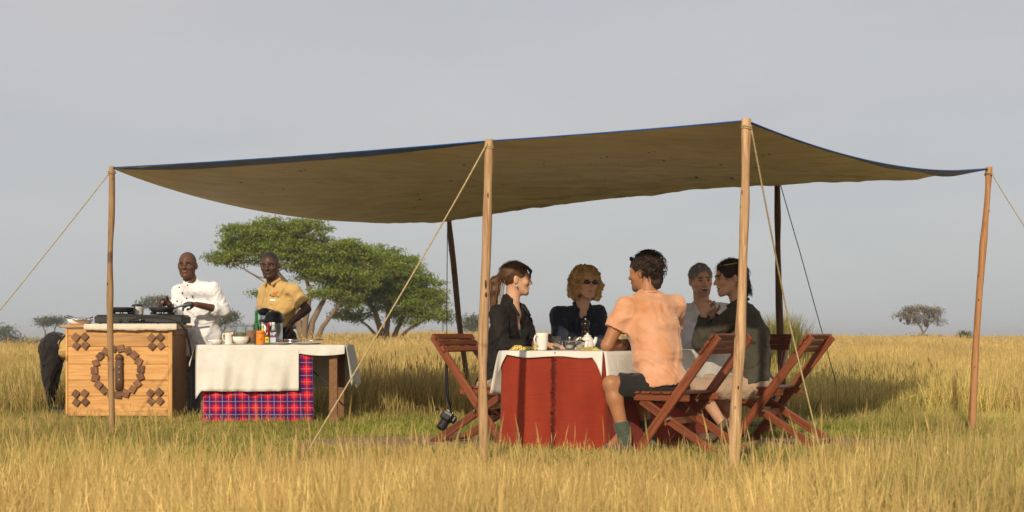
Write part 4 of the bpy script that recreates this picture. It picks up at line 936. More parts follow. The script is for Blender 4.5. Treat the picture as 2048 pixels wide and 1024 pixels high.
sauce('taller red-capped sauce bottle behind the small hot sauce', 537, 12.96, .024, .20, M['hot_sauce'], M['red_cap'], 1, M['hot_sauce'])
sauce('white-capped mustard bottle behind the orange-labelled jar', 526, 12.99, .024, .19, M['yellow_label'], M['white_cap'], 1, M['label_white'])
sauce('slim white-capped bottle half hidden behind brown sauce', 541, 13.03, .022, .205, M['brown_sauce'], M['white_cap'], 1, M['label_white'])
c = onb(547, 12.86); t = thing('sauce_bottle', 'brown sauce bottle with blue HP label and white cap', 'sauce bottle', c, 'sauce bottles')
MB().box(c + A(0, 0, .065), (.056, .044, .13), None, .008).build('glass', M['brown_sauce'], t); lat([(.024, .13), (.013, .165), (.012, .175)], c, 'neck', M['label_sky'], t, 14); lat([(.014, .172), (.016, .2), (.012, .205), (.001, .205)], c, 'cap', M['white_cap'], t, 14)
lb = MB().box(c + A(0, -.0225, .035), (.050, .002, .062)).build('label', M['label_sky'], t); MB().box(c + A(0, -.0228, .094), (.050, .002, .045)).build('label_top', M['label_blue'], t); MB().box(c + A(0, -.0236, .069), (.044, .002, .007)).build('label_band', M['red_cap'], t)
def text_mesh(name, s, size, loc, R, mt, par, extr=.0004, bold=.0):
    cu = bpy.data.curves.new('txt', 'FONT'); cu.body = s; cu.size = size; cu.align_x = 'CENTER'; cu.align_y = 'CENTER'; cu.extrude = extr; cu.offset = bold; tmp = bpy.data.objects.new('txt', cu); C.objects.link(tmp)
    dg = bpy.context.evaluated_depsgraph_get(); me = bpy.data.meshes.new_from_object(tmp.evaluated_get(dg)); bpy.data.objects.remove(tmp); bpy.data.curves.remove(cu)
    v = np.array([x.co[:] for x in me.vertices]) @ np.asarray(R).T + loc; f = [tuple(q.vertices) for q in me.polygons]; return mesh_obj(name, v, f, mt, par)
RT = np.array([[1, 0, 0], [0, 0, -1], [0, 1, 0]])
text_mesh('label_text', 'HP', .040, c + A(0, -.0245, .096), RT, M['label_white'], t, bold=.0012)
c = onb(548, 13.16); t = thing('airpot', 'steel airpot flask with black domed lid and spout', 'flask', c)
lat([(.001, 0), (.078, 0), (.08, .01), (.08, .21), (.001, .21)], c, 'body', M['steel'], t, 28); lat([(.081, .205), (.084, .215), (.084, .24), (.076, .285), (.055, .308), (.02, .315), (.001, .315)], c, 'lid', M['black_plastic'], t, 28)
MB().box(c + A(-.08, -.02, .222), (.10, .05, .026), None, .01).build('spout', M['black_plastic'], t); MB().box(c + A(-.055, -.055, .245), (.03, .03, .05), None, .006).build('spout_block', M['black_plastic'], t)
q = np.linspace(0, PI, 12); MB().tube(np.stack([c[0] + .085 * np.cos(q), np.full(12, c[1] + .03), c[2] + .22 + .06 * np.sin(q)], 1), .006, 6).build('handle', M['black_plastic'], t, True)
c = onb(529, 13.26); t = thing('coffee_pot', 'tall steel vacuum jug with black lid behind the airpot', 'coffee pot', c)
lat([(.001, 0), (.06, 0), (.062, .02), (.058, .22), (.042, .28), (.001, .28)], c, 'body', M['steel'], t, 24); lat([(.043, .278), (.046, .30), (.044, .335), (.02, .345), (.001, .345)], c, 'lid', M['black_plastic'], t, 20)
MB().tube([c + A(.03, 0, .33), c + A(.085, 0, .32), c + A(.09, 0, .2), c + A(.058, 0, .12)], .009, 8).build('handle', M['black_plastic'], t, True); MB().tube([c + A(-.035, 0, .29), c + A(-.06, 0, .325)], [.02, .01], 8).build('spout', M['black_plastic'], t, True)
c = onb(513, 13.2); t = thing('oil_bottle', 'green glass bottle with metal pourer behind the jars', 'bottle', c)
lat([(.001, 0), (.03, 0), (.032, .01), (.031, .17), (.022, .2), (.015, .24), (.015, .30), (.017, .305), (.001, .305)], c, 'glass', M['green_glass'], t, 18); lat([(.017, .303), (.018, .315), (.006, .32), (.005, .33)], c, 'pourer_base', M['steel'], t, 12)
MB().tube([c + A(-.012, 0, .325), c + A(-.012, 0, .355), c + A(.012, 0, .355), c + A(.012, 0, .325)], .003, 5).build('pourer', M['steel'], t)
def plate(label, px, d, r):
    c = onb(px, d); t = thing('plate', label, 'plate', c, 'serving plates'); lat([(.001, .003), (r * .6, .003), (r * .98, .016), (r, .018), (r * .66, 0), (.001, 0)], c, 'dish', M['china'], t, 32, False); return c, t
c, t = plate('white plate with flat bread and knife beside brown sauce', 560, 12.88, .125)
fo = MB().ball((0, 0, 0), 1, 16, 8); v = np.vstack(fo.v) * A(.08, .06, .014); v[:, 2] += .006 * (vnoise(v * 40, 2) - .5); MB().add(v + c + A(0, 0, .014), fo.f).build('food', M['muesli'], t, True)
MB().tube([W(524, 686, 12.78), W(566, 685, 12.8)], [.007, .003], 6).build('knife', M['steel'], t)
c, t = plate('white plate carrying steel tongs, rightmost on the buffet', 617, 12.9, .135)
MB().tube([c + A(-.09, .01, .03), c + A(.14, -.02, .045)], [.005, .010], 6).build('tongs', M['steel'], t, True); MB().tube([c + A(-.09, -.02, .03), c + A(.14, -.03, .045)], [.005, .010], 6).build('tongs', M['steel'], t, True)
c = onb(583, 13.1); t = thing('steel_tin', 'low round steel tin behind the two plates', 'tin', c); lat([(.001, 0), (.07, 0), (.072, .03), (.001, .03)], c, 'body', M['steel'], t, 26); lat([(.074, .03), (.075, .045), (.07, .05), (.001, .05)], c, 'lid', M['steel'], t, 26)

# ------------------------------------------------------------------ dining table
TH, TL, TW_ = .688, 2.02, .83
def tp(u, v, z): return TC + ax_t * u - rt_t * v + A(0, 0, z)       # u along the table from the near end, v from the right side
cen = tp(TL / 2, TW_ / 2, 0); root = thing('dining_table', 'long dining table hidden under red and white cloths', 'table', cen); ro = cen
for k in range(4):
    v = TW_ * (k + .5) / 4; board('plank', tp(.01, v, TH - .015) - ro, tp(TL - .01, v, TH - .015) - ro, TW_ / 4 - .004, .026, rt_t, M['table_wood'], root)
for u in (.12, TL - .12):
    for v in (.10, TW_ - .10): board('leg', tp(u, v, 0) - ro, tp(u, v, TH - .03) - ro, .06, .05, rt_t, M['table_wood'], root)
# red cloth: two woven panels over the near end, hanging to the ground, with a fringed join
root = thing('red_cloth', 'rust red woven cloth with fringed seam covering the near table end', 'cloth', tp(0, TW_ / 2, 0))
def hang(path, zt, zb, mt, name, par, amp, fl, seed, ph=0):
    path = np.asarray(path, float); m = len(path); Tn = np.gradient(path, axis=0); Tn /= np.linalg.norm(Tn, axis=1, keepdims=True); Nn = np.stack([Tn[:, 1], -Tn[:, 0], Tn[:, 2] * 0], 1)
    s = np.concatenate([[0], np.cumsum(np.linalg.norm(np.diff(path, axis=0), axis=1))]); nz_ = 26; P = np.zeros((m, nz_, 3))
    for j in range(nz_):
        q = j / (nz_ - 1); off = fl * q + amp * q * (np.sin(s * 9 + ph) * .6 + np.sin(s * 19 + ph * 2 + q) * .4) + .004 * (vnoise(np.stack([s * 9, np.full(m, q * 6), s * 0 + seed], 1), 3) - .5)
        P[:, j] = path + Nn * off[:, None]; P[:, j, 2] = lerp(zt, zb, q) if np.isscalar(zb) else zt + (zb - zt) * q
    o = MB().grid(P[:, ::-1]).build(name, mt, par, True); sm = o.modifiers.new('thick', 'SOLIDIFY'); sm.thickness = .003; sm.offset = 0; return P
# walk along the near end from the left corner to the right corner and on down the right side
def seg(a, b, n): return [a + (b - a) * k / (n - 1) for k in range(n)]
TZ = TH + .004
vs = .36                                        # where the fringed edge lies
p1 = seg(tp(1.4, TW_ + .006, 0), tp(.02, TW_ + .006, 0), 40)[:-1] + seg(tp(-.006, TW_ - .01, 0), tp(-.006, vs, 0), 34)
p2 = seg(tp(-.012, vs + .012, 0), tp(-.012, .02, 0), 30)[:-1] + seg(tp(.012, -.008, 0), tp(1.5, -.008, 0), 44)
hang(p1, TZ, .015, M['red_cloth'], 'panel', root, .007, .012, 1); P2 = hang(p2, TZ, .015, M['red_cloth'], 'panel', root, .012, .018, 2, 1.4)
mb = MB(); r = np.random.default_rng(3)
for k in range(260):
    j = r.integers(0, 25); q = r.random(); a = P2[0, j] * (1 - q) + P2[0, j+1] * q; dr = -rt_t * r.uniform(.012, .034) * r.choice([-.6, 1]) + A(0, 0, -r.uniform(.004, .02)) - ax_t * r.uniform(.002, .008)
    mb.tube([a - ax_t * .003, a - ax_t * .004 + dr * .6, a + dr], [.003, .0026, .0014], 4)
o = mb.build('fringe', M['fringe'], root); o['kind'] = 'stuff'
# white cloth on the table: a strip of overhang at the near end, longer drops along both sides
def wht():
    mb = MB(); zt = TZ + .004
    nu, nv = 60, 24; P = np.zeros((nu, nv, 3))
    for i in range(nu):
        for j in range(nv):
            P[i, j] = tp(lerp(-.010, TL + .01, i / (nu - 1)), lerp(-.010, TW_ + .010, j / (nv - 1)), zt + .001 * math.sin(i * 1.7 + j))
    mb.grid(P)
    Q = np.zeros((nv, 6, 3))                       # near end
    for j in range(nv):
        w = j / (nv - 1); dr = .026 + .016 * math.sin(w * 2.6 + .4) + .008 * math.sin(w * 11)
        if w > .93: dr += (w - .93) * 2.2
        if w < .07: dr += (.07 - w) * 2.0
        for k in range(6): q = k / 5; Q[j, k] = P[0, j] - ax_t * (.004 + .014 * q) + A(0, 0, -dr * q)
    mb.grid(Q)
    for side, jj, sg in ((0, 0, 1), (1, nv - 1, -1)):   # right and left side
        Q = np.zeros((nu, 10, 3))
        for i in range(nu):
            u = i / (nu - 1); dr = (.225 if side == 0 else .30) * (1 + .10 * math.sin(u * 9)) 
            for k in range(10):
                q = k / 9; Q[i, k] = P[i, jj] + rt_t * sg * (.004 + .045 * q ** .7 + .014 * q * math.sin(u * 26 + side)) - ax_t * .03 * q * max(0, 1 - u * 14) + A(0, 0, -dr * q)
        mb.grid(Q if side else Q[::-1])
    Q = np.zeros((nv, 8, 3))
    for j in range(nv):
        for k in range(8): q = k / 7; Q[j, k] = P[-1, j] + ax_t * (.004 + .03 * q) + A(0, 0, -.22 * q)
    mb.grid(Q[::-1])
    o = mb.build('tablecloth', M['white_cloth'], None, True, origin=cen); sm = o.modifiers.new('thick', 'SOLIDIFY'); sm.thickness = .003; sm.offset = 0
    return tag(o, 'off-white cloth over the dining table above the red cloth', 'tablecloth')
wht()
DZ = TZ + .0075
def ond(px, d): return A((px - 1024) / FPX * d, d, DZ)
c = ond(1084, 9.72); t = thing('mug', 'tall white china mug with looped handle facing the camera', 'mug', c)
lat([(.001, 0), (.030, 0), (.036, .012), (.041, .05), (.0435, .1), (.0435, .122), (.040, .122), (.040, .1), (.036, .02), (.001, .01)], c, 'body', M['china'], t, 26, False)
hd = nrm(A(-.75, -.66, 0)); MB().tube([c + hd * .039 + A(0, 0, .1), c + hd * .062 + A(0, 0, .104), c + hd * .073 + A(0, 0, .08), c + hd * .066 + A(0, 0, .05), c + hd * .036 + A(0, 0, .028)], .0065, 8).build('handle', M['china'], t, True)
def tumbler(label, px, d, r, h):
    c = ond(px, d); t = thing('drinking_glass', label, 'glass', c, 'drinking glasses'); lat([(.001, 0), (r * .85, 0), (r, h), (r * .94, h), (r * .8, .012), (.001, .010)], c, 'glass', M['glass'], t, 22, False)
tumbler('empty glass tumbler right beside the tall white mug', 1113, 9.75, .030, .098); tumbler('glass tumbler behind the bare forearm of the man in peach', 1252, 10.3, .032, .10); tumbler('water glass at the elbow of the woman in olive', 1436, 10.75, .032, .11)
c = ond(1150, 9.80); t = thing('condiment_rack', 'wire rack holding two lidded glass condiment pots', 'rack', c)
q = np.linspace(0, 2 * PI, 33)
for z, s in ((.0, 1), (.062, 1.05)): MB().tube(np.stack([c[0] + .095 * s * np.cos(q), c[1] + .036 * s * np.sin(q), np.full(33, c[2] + .004 + z)], 1), .0025, 5).build('rail', M['steel'], t)
for a in (-.09, .09): MB().tube([c + A(a, 0, .003), c + A(a, 0, .068)], .0025, 5).build('post', M['steel'], t)
for k, dx in enumerate((-.038, .038)):
    e = c + A(dx, 0, .006); t = thing('condiment_pot', ('left' if k == 0 else 'right') + ' of two glass condiment pots in the wire rack', 'pot', e, 'condiment pots')
    lat([(.001, 0), (.022, 0), (.031, .018), (.033, .05), (.031, .052), (.028, .02), (.001, .004)], e, 'glass', M['glass'], t, 20, False); lat([(.001, .005), (.024, .008), (.027, .03), (.001, .034)], e, 'contents', M['salt'], t, 16); lat([(.034, .052), (.033, .06), (.016, .068), (.001, .07)], e, 'lid', M['steel'], t, 20); lat([(.005, .068), (.010, .08), (.009, .09), (.001, .092)], e, 'knob', M['steel'], t, 12)
c = ond(1175, 10.1); t = thing('teapot', 'small white teapot with curved handle and stubby spout', 'teapot', c)
lat([(.001, 0), (.045, 0), (.05, .01), (.046, .05), (.036, .085), (.026, .098), (.001, .1)], c, 'body', M['china'], t, 26); lat([(.027, .097), (.024, .106), (.008, .110), (.009, .120), (.001, .124)], c, 'lid', M['china'], t, 18)
MB().tube([c + A(-.036, 0, .082), c + A(-.065, 0, .085), c + A(-.082, 0, .065), c + A(-.08, 0, .045)], [.007, .007, .007, .006], 8).build('handle', M['china'], t, True); MB().tube([c + A(.035, 0, .03), c + A(.052, 0, .06), c + A(.064, 0, .092)], [.02, .016, .011], 10).build('spout', M['china'], t, True)
c = ond(1171, 10.5); t = thing('pepper_mill', 'tall dark turned wooden pepper mill behind the teapot', 'pepper mill', c)
lat([(.001, 0), (.033, 0), (.033, .02), (.024, .05), (.021, .09), (.026, .12), (.030, .135), (.023, .147), (.001, .148)], c, 'body', M['pepper_wood'], t, 20); lat([(.018, .147), (.024, .155), (.033, .175), (.034, .19), (.027, .212), (.01, .22), (.001, .22)], c, 'head', M['pepper_wood'], t, 20); lat([(.006, .22), (.008, .226), (.006, .234), (.001, .235)], c, 'finial', M['steel'], t, 10)
def napkin(label, c, sx, sy, h, mt, rot, seed):
    m = 34; P = np.zeros((m, m, 3)); R = Rz(rot)
    for i in range(m):
        for j in range(m):
            a, b = i / (m - 1) * 2 - 1, j / (m - 1) * 2 - 1; e = max(abs(a), abs(b)); z = h * (1 - e ** 4) * (.55 + .9 * float(vnoise(A(a * 2.2 + seed, b * 2.2, 0), seed)))
            P[i, j] = R @ A(a * sx * (1 + .1 * math.sin(b * 5 + seed)), b * sy * (1 + .1 * math.sin(a * 4)), z + .001) + c
    tag(MB().grid(P).build('napkin', mt, None, True, origin=c), label, 'napkin', 'patterned napkins')
napkin('folded yellow and black patterned napkin before the ponytailed woman', ond(1048, 9.98), .11, .06, .045, M['leopard'], .1, 1)
napkin('yellow and black napkin by the elbow of man in peach', ond(1180, 9.70), .07, .05, .022, M['leopard'], .3, 2)
# ------------------------------------------------------------------ folding chairs
def chair(label, cat='chair'):
    root = thing('folding_chair', label, cat, (0, 0, 0), 'wooden folding chairs'); w = .235; mt = M['chair']
    for s in (-1, 1):
        board('long_leg', (s * w, .24, 0), (s * w, -.38, .80), .062, .026, (0, 1, .8), mt, root, .006)
        board('short_leg', (s * (w - .034), .20, .375), (s * (w - .034), -.42, .0), .058, .024, (0, 1, -1), mt, root, .006)
        board('seat_rail', (s * (w - .028), .25, .395), (s * (w - .028), -.16, .395), .046, .024, (0, 0, 1), mt, root, .005)
        MB().lathe([(.010, -.024), (.010, .024)], (s * (w - .014), -.02, .26), 8, np.array([[0, 0, 1], [0, 1, 0], [-1, 0, 0]])).build('pivot_bolt', M['steel'], root)
    for k in range(5): y = .235 - .078 * k; board('seat_slat', (-w + .005, y, .427), (w - .005, y, .427), .066, .016, (0, 1, 0), mt, root, .004)
    dr = nrm(A(0, -.64, .80)); nn = nrm(A(0, .80, .64))
    for k in range(3): c = A(0, -.40, .80) - dr * (.035 + .058 * k) + nn * .036; board('back_slat', c - A(w + .035, 0, 0), c + A(w + .035, 0, 0), .050, .018, dr, mt, root, .005)
    q = A(0, .24, 0) + (A(0, -.64, .80)) * .30; board('stretcher', q + A(-w, -.045, 0), q + A(w, -.045, 0), .05, .02, (0, 0, 1), mt, root)
    board('stretcher', (-w + .03, -.37, .04), (w - .03, -.37, .04), .05, .022, (0, 1, -.6), mt, root)
    return root
def head(fx, fy): return math.atan2(-fx, fy)          # rotation about Z that turns local +Y to (fx, fy)
H_R, H_L = head(-.82, .57), head(.82, -.57)
ch = chair('red-brown folding chair of the man in the peach shirt'); ch.location = (1.135, 9.33, 0); ch.rotation_euler = (0, 0, H_R)
clone(ch, 'red-brown folding chair of the woman in olive, rightmost in front', (1.91, 10.30, 0), head(-.86, .51))
clone(ch, 'red-brown folding chair with a camera hanging from it', (-.135, 10.33, 0), head(.86, -.51))
c4 = clone(ch, 'darker folding chair behind the woman in olive, mostly hidden', (1.98, 11.72, 0), head(-.45, -.89))
for o in c4.children:
    o.data = o.data.copy()
    if o.name.split('.')[0] != 'pivot_bolt': o.data.materials.clear(); o.data.materials.append(M['chair_dark'])
clone(ch, 'folding chair under the curly blonde woman, hidden behind table', (.44, 11.15, 0), head(.5, -.86))
# camera hanging by its strap from the left chair
root = thing('camera', 'black camera with lens hanging by its strap from left chair', 'camera', W(893, 838, 10.47) * A(1, 1, 0) + A(0, 0, CAM_H - (862 - HOR) / FPX * 10.47))
cc = W(896, 833, 10.47); Rr = frame(nrm(A(-.45, -.25, -.75)), A(.75, -.2, -.5))
MB().box(cc, (.115, .06, .085), Rr, .012).build('body', M['black_plastic'], root)
MB().box(cc + Rr @ A(0, .0, .052), (.05, .055, .03), Rr, .010).build('viewfinder', M['black_plastic'], root)
MB().box(cc + Rr @ A(.045, .02, -.005), (.035, .05, .08), Rr, .012).build('grip', M['rubber'], root)
R2 = np.stack([Rr[:, 0], Rr[:, 2], Rr[:, 1]], 1)
ln = MB().lathe([(.034, .02), (.036, .05), (.033, .055), (.037, .07), (.038, .105), (.034, .112), (.030, .108), (.001, .09)], cc, 20, R2).build('lens', M['rubber'], root, True)
MB().box(cc + Rr @ A(-.0, -.031, 0), (.075, .003, .055), Rr).build('screen', M['steel'], root)
bt_ = W(893, 683, 10.47)
for a, b, off in ((0, .05, 0), (.014, -.05, .02)):
    pa = np.array([cc + Rr @ A(b * .9, 0, .04), W(891 + a * 300, 790, 10.47), W(891 + a * 200, 735, 10.47), W(896, 690, 10.47), W(898, 678, 10.53), W(898, 684, 10.56)])
    k = np.linspace(0, 5, 24); q = np.stack([np.interp(k, np.arange(6), pa[:, i]) for i in range(3)], 1); q = (np.vstack([q[:1], q[:-1]]) + q + np.vstack([q[1:], q[-1:]])) / 3
    P = np.stack([q - A(.007, .003, 0), q + A(.007, .003, 0)], 1); o = MB().grid(P).build('strap', M['rubber'], root, True); o.modifiers.new('thick', 'SOLIDIFY').thickness = .003
# ------------------------------------------------------------------ people
EYE_Y = .0785
def head_field(F, c, R, s, nose=1.0, jaw=1.0, ears=True, mouth=0.0):
    def g(x, y, z): return c + R @ (A(x, y, z) * s)
    F.ell(g(0, -.014, .034), A(.075, .096, .086) * s, R, .02)
    F.ell(g(0, .026, -.02), A(.063 * jaw, .066, .082) * s, R, .03)
    F.cone(g(0, .012, -.062), g(0, .068, -.094 - mouth * .5), .050 * s * jaw, .023 * s * jaw, .025)
    for q in (-1, 1):
        F.cone(g(q * .050, -.002, -.04), g(q * .026, .058, -.088 - mouth * .4), .020 * s, .018 * s, .025)
        F.ell(g(q * .043, .060, -.024), A(.022, .022, .018) * s, R, .02)
        F.cone(g(q * .012, .088, .022), g(q * .045, .072, .020), .011 * s, .010 * s, .012)
    F.cone(g(0, .083, .012), g(0, .103 + .003 * nose, -.027), .008 * s, .0110 * s * nose, .010)
    for q in (-1, 1): F.ell(g(q * .012, .093, -.031), A(.009, .010, .007) * s, R, .006)
    for q in (-1, 1): F.ell(g(q * .031, .094, .003), A(.015, .012, .010) * s, R, .010, 's')
    F.cone(g(-.016, .085, -.054), g(.016, .085, -.054), .0062 * s, None, .010); F.cone(g(-.013, .085, -.064 - mouth), g(.013, .085, -.064 - mouth), .0068 * s, None, .010)
    if mouth: F.ell(g(0, .102, -.060 - mouth * .4), A(.023, .022, .004 + mouth * .55) * s, R, .005, 's')
    if ears:
        for q in (-1, 1): F.ell(g(q * .078, -.012, -.004), A(.010, .019, .031) * s, R @ Rz(q * .35), .008)
def neck_field(F, c, R, s, nb, r=.052): F.cone(c + R @ A(0, -.022, -.055) * s, nb, r * s, r * 1.08 * s, .025)
def hand_field(F, wrist, d, n, side, curl=.5, s=1.0, spread=.16, thumb=.8):
    """palm from the wrist along d, n = the palm's inner normal; side +1 puts the thumb on d x n"""
    d = nrm(d); n = nrm(n - d * np.dot(n, d)); x = np.cross(d, n) * side
    R = np.stack([x, d, n], 1); pc = wrist + d * .052 * s
    F.ell(pc, A(.041, .054, .017) * s, R, .012)
    for i, (ox, ln) in enumerate(((.030, .070), (.010, .080), (-.010, .075), (-.029, .058))):
        b = wrist + (d * .088 + x * ox) * s; dd = nrm(d + x * spread * (ox / .03)); a1, a2 = curl * .7, curl * 1.5
        j = b + nrm(dd * math.cos(a1) + n * math.sin(a1)) * ln * .5 * s; e = j + nrm(dd * math.cos(a2) + n * math.sin(a2)) * ln * .5 * s
        F.cone(b - d * .01, j, .0095 * s, .0085 * s, .005); F.cone(j, e, .0085 * s, .007 * s, .004)
    b = wrist + (d * .03 + x * .034) * s; j = b + nrm(x * thumb + d * .7 + n * .35) * .040 * s; e = j + nrm(x * thumb * .3 + d + n * .5) * .032 * s
    F.cone(b, j, .013 * s, .010 * s, .008); F.cone(j, e, .010 * s, .008 * s, .004)
def folds(freq, amp, seed, st=(1, 1, 1)):
    st = np.array(st, float)
    def f(p):
        q = p * st * freq; w = fbm(q * .5 + 11, 2, seed + 5) * 2.2; n1 = fbm(q + w[:, None], 3, seed); n2 = vnoise(p * 9 + 3, seed + 9)
        g1 = p @ np.array([[.8, .1, .5], [-.2, .9, .4], [-.45, -.4, .75]]); w2 = fbm(p * 5 + 31, 2, seed + 2); n3 = fbm(g1 * np.array([17, 17, 5.0]) * st + w2[:, None] * 3.5, 2, seed + 7)
        return amp * (.5 - (1 - np.abs(2 * n1 - 1)) ** 2.2) + amp * .6 * (n2 - .5) + amp * .85 * (.35 - (1 - np.abs(2 * n3 - 1)) ** 4)
    return f
def drape_folds(seed):
    def f(p):                                  # soft cloth hanging from the shoulder blades: long upright folds and a few slack creases low down
        w = fbm(p * 4 + 5, 2, seed); q = p * np.array([13, 13, 2.6]) + w[:, None] * 2.4; n1 = fbm(q, 2, seed + 1); q2 = (p @ np.array([[.9, 0, .4], [0, 1, 0], [-.4, 0, .9]])) * np.array([5, 5, 17]) + w[:, None] * 3; n2 = fbm(q2, 2, seed + 4)
        return .011 * (.45 - (1 - np.abs(2 * n1 - 1)) ** 2.5) + .007 * (.3 - (1 - np.abs(2 * n2 - 1)) ** 4)
    return f
def paint(o, V, base, marks, c, R, s):
    col = np.tile(np.array([*base, 1.0]), (len(V), 1)); q = ((V - c) @ R) / s
    for (ce, ra, cl, st) in marks:
        k = np.linalg.norm((q - np.array(ce)) / np.array(ra), axis=1); w = np.clip((1.25 - k) / .5, 0, 1)[:, None] * st; col[:, :3] = col[:, :3] * (1 - w) + np.array(cl) * w
    a = o.data.color_attributes.new('Col', 'FLOAT_COLOR', 'POINT'); a.data.foreach_set('color', col.astype(np.float32).ravel())
def face_marks(base, brow, lip, stubble=None, blush=True, mouth=0.0):
    b = np.array(base); m = []
    if blush:
        for q in (-1, 1): m.append(((q * .042, .07, -.028), (.026, .03, .02), tuple(b * A(1.08, .82, .78)), .6))
        m.append(((0, .112, -.028), (.014, .02, .014), tuple(b * A(1.06, .8, .76)), .6))
    for q in (-1, 1):
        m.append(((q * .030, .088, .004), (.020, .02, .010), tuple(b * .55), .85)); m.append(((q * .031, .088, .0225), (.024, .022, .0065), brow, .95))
    if stubble is not None:
        m.append(((0, .062, -.085), (.055, .06, .034), stubble, .65)); m.append(((0, .092, -.045), (.026, .018, .007), stubble, .6))
    m.append(((0, .092, -.059 - mouth * .5), (.020, .014, .0065 + mouth * .6), lip, .8))
    if mouth: m.append(((0, .088, -.060 - mouth * .45), (.018, .018, .003 + mouth * .5), (.06, .012, .01), .95))
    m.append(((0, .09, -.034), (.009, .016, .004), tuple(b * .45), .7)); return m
def eyes(root, c, R, s, squint=False):
    for q in (-1, 1):
        p = c + R @ (A(q * .031, EYE_Y, .003) * s); k = MB().ball((0, 0, 0), 1, 12, 8); e = MB().add((np.vstack(k.v) * A(.0115, .007, .0040) * s) @ R.T + p, k.f).build('eye', M['eye_white'], root, True)
        mb = MB().ball((0, 0, 0), 1, 10, 6); v = np.vstack(mb.v) * A(.0058, .0018, .0042) * s; MB().add(v @ R.T + p + R @ A(0, .0062, 0) * s, mb.f).build('iris', M['iris'], e, True)
def smesh(name, F, h, mt, root, disp=None):
    V, Q = F.mesh(h, disp); o = mesh_obj(name, V, Q, mt, root, True); return o, V
def torso_field(F, pel, chest, shc, rp, rc, w=1.0, dpt=1.0, e=0.0, bust=0.0, hipz=1.0, shw=.17):
    """clothed trunk from pelvis to shoulders; rp, rc are the frames (right, forward, up) of pelvis and chest"""
    up = nrm(shc - pel); Rc = frame(rc, up); Rp = frame(rp, nrm(chest - pel)); mid = (pel + chest) / 2
    F.ell(chest, A(.158 * w + e, .108 * dpt + e, .155), Rc, .05)
    F.ell(shc - up * .03, A(.165 * w + e, .085 * dpt + e, .075), Rc, .05)
    F.ell(mid, A(.138 * w + e, .100 * dpt + e, .15), Rp, .06); F.ell(pel, A(.165 * w * hipz + e, .118 * dpt + e, .11), Rp, .06)
    if bust:
        for q in (-1, 1): F.ell(chest + Rc @ A(q * .068, .085, .01), A(.056, .05, .058) * bust, Rc, .04)
    return Rc, Rp
def sleeve(F, sh, el, wr, r0, r1, r2, end=1.0):
    F.cone(sh, el, r0, r1, .04)
    if wr is not None: F.cone(el, el + (wr - el) * end, r1, r2, .03, cap=True)
def limb(F, pts, rs, k=.02): F.chain(pts, rs, k)
def strands(name, polys, r, mt, root):
    mb = MB()
    for p in polys: m = len(p); mb.tube(p, r * np.linspace(1, .35, m), 3, False)
    return mb.build(name, mt, root, True)
def fuzz(name, V, hc, R, s, n, ln, r_, mt, root, seed, keep=lambda q: True, drop=.5):
    r = np.random.default_rng(seed); po = []
    for v in V[r.choice(len(V), min(n * 2, len(V)), replace=False)]:
        q = R.T @ (v - hc) / s
        if not keep(q) or len(po) >= n: continue
        nn = nrm(q - A(0, -.015, .02)); t = A(0, -.45, -drop) + r.normal(size=3) * .3; t = nrm(t - nn * np.dot(t, nn)); e = ln * r.uniform(.5, 1.2)
        po.append(np.array([v, v + R @ (nn * .14 * e + t * .45 * e), v + R @ (nn * .10 * e + t * e)]))
    return strands(name, po, r_, mt, root)
def sunglasses(root, c, R, s, y=.098, z=.004, tilt=0.0, frame_m='dark_glass', temple=True):
    def g(x, yy, zz): return c + R @ (A(x, yy, zz) * s)
    mb = MB()
    for q in (-1, 1):
        k = MB().ball((0, 0, 0), 1, 16, 8); v = np.vstack(k.v) * A(.026, .006, .0155) * s; v[:, 1] -= np.abs(v[:, 0]) * .12; mb.add((v @ R.T) + g(q * .032, y, z), k.f)
    mb.tube([g(-.01, y + .002, z + .004), g(.01, y + .002, z + .004)], .003 * s, 6)
    o = mb.build('sunglasses', M['dark_glass'], root, True)
    if temple:
        for q in (-1, 1): MB().tube([g(q * .058, y - .006, z + .004), g(q * .074, y - .04, z + .006), g(q * .080, -.01, z + .012)], [.005 * s, .004 * s, .003 * s], 6).build('temple', M['gold'], o, True)
WH = A(0, 0, 0)
SK = (.66, .385, .25)

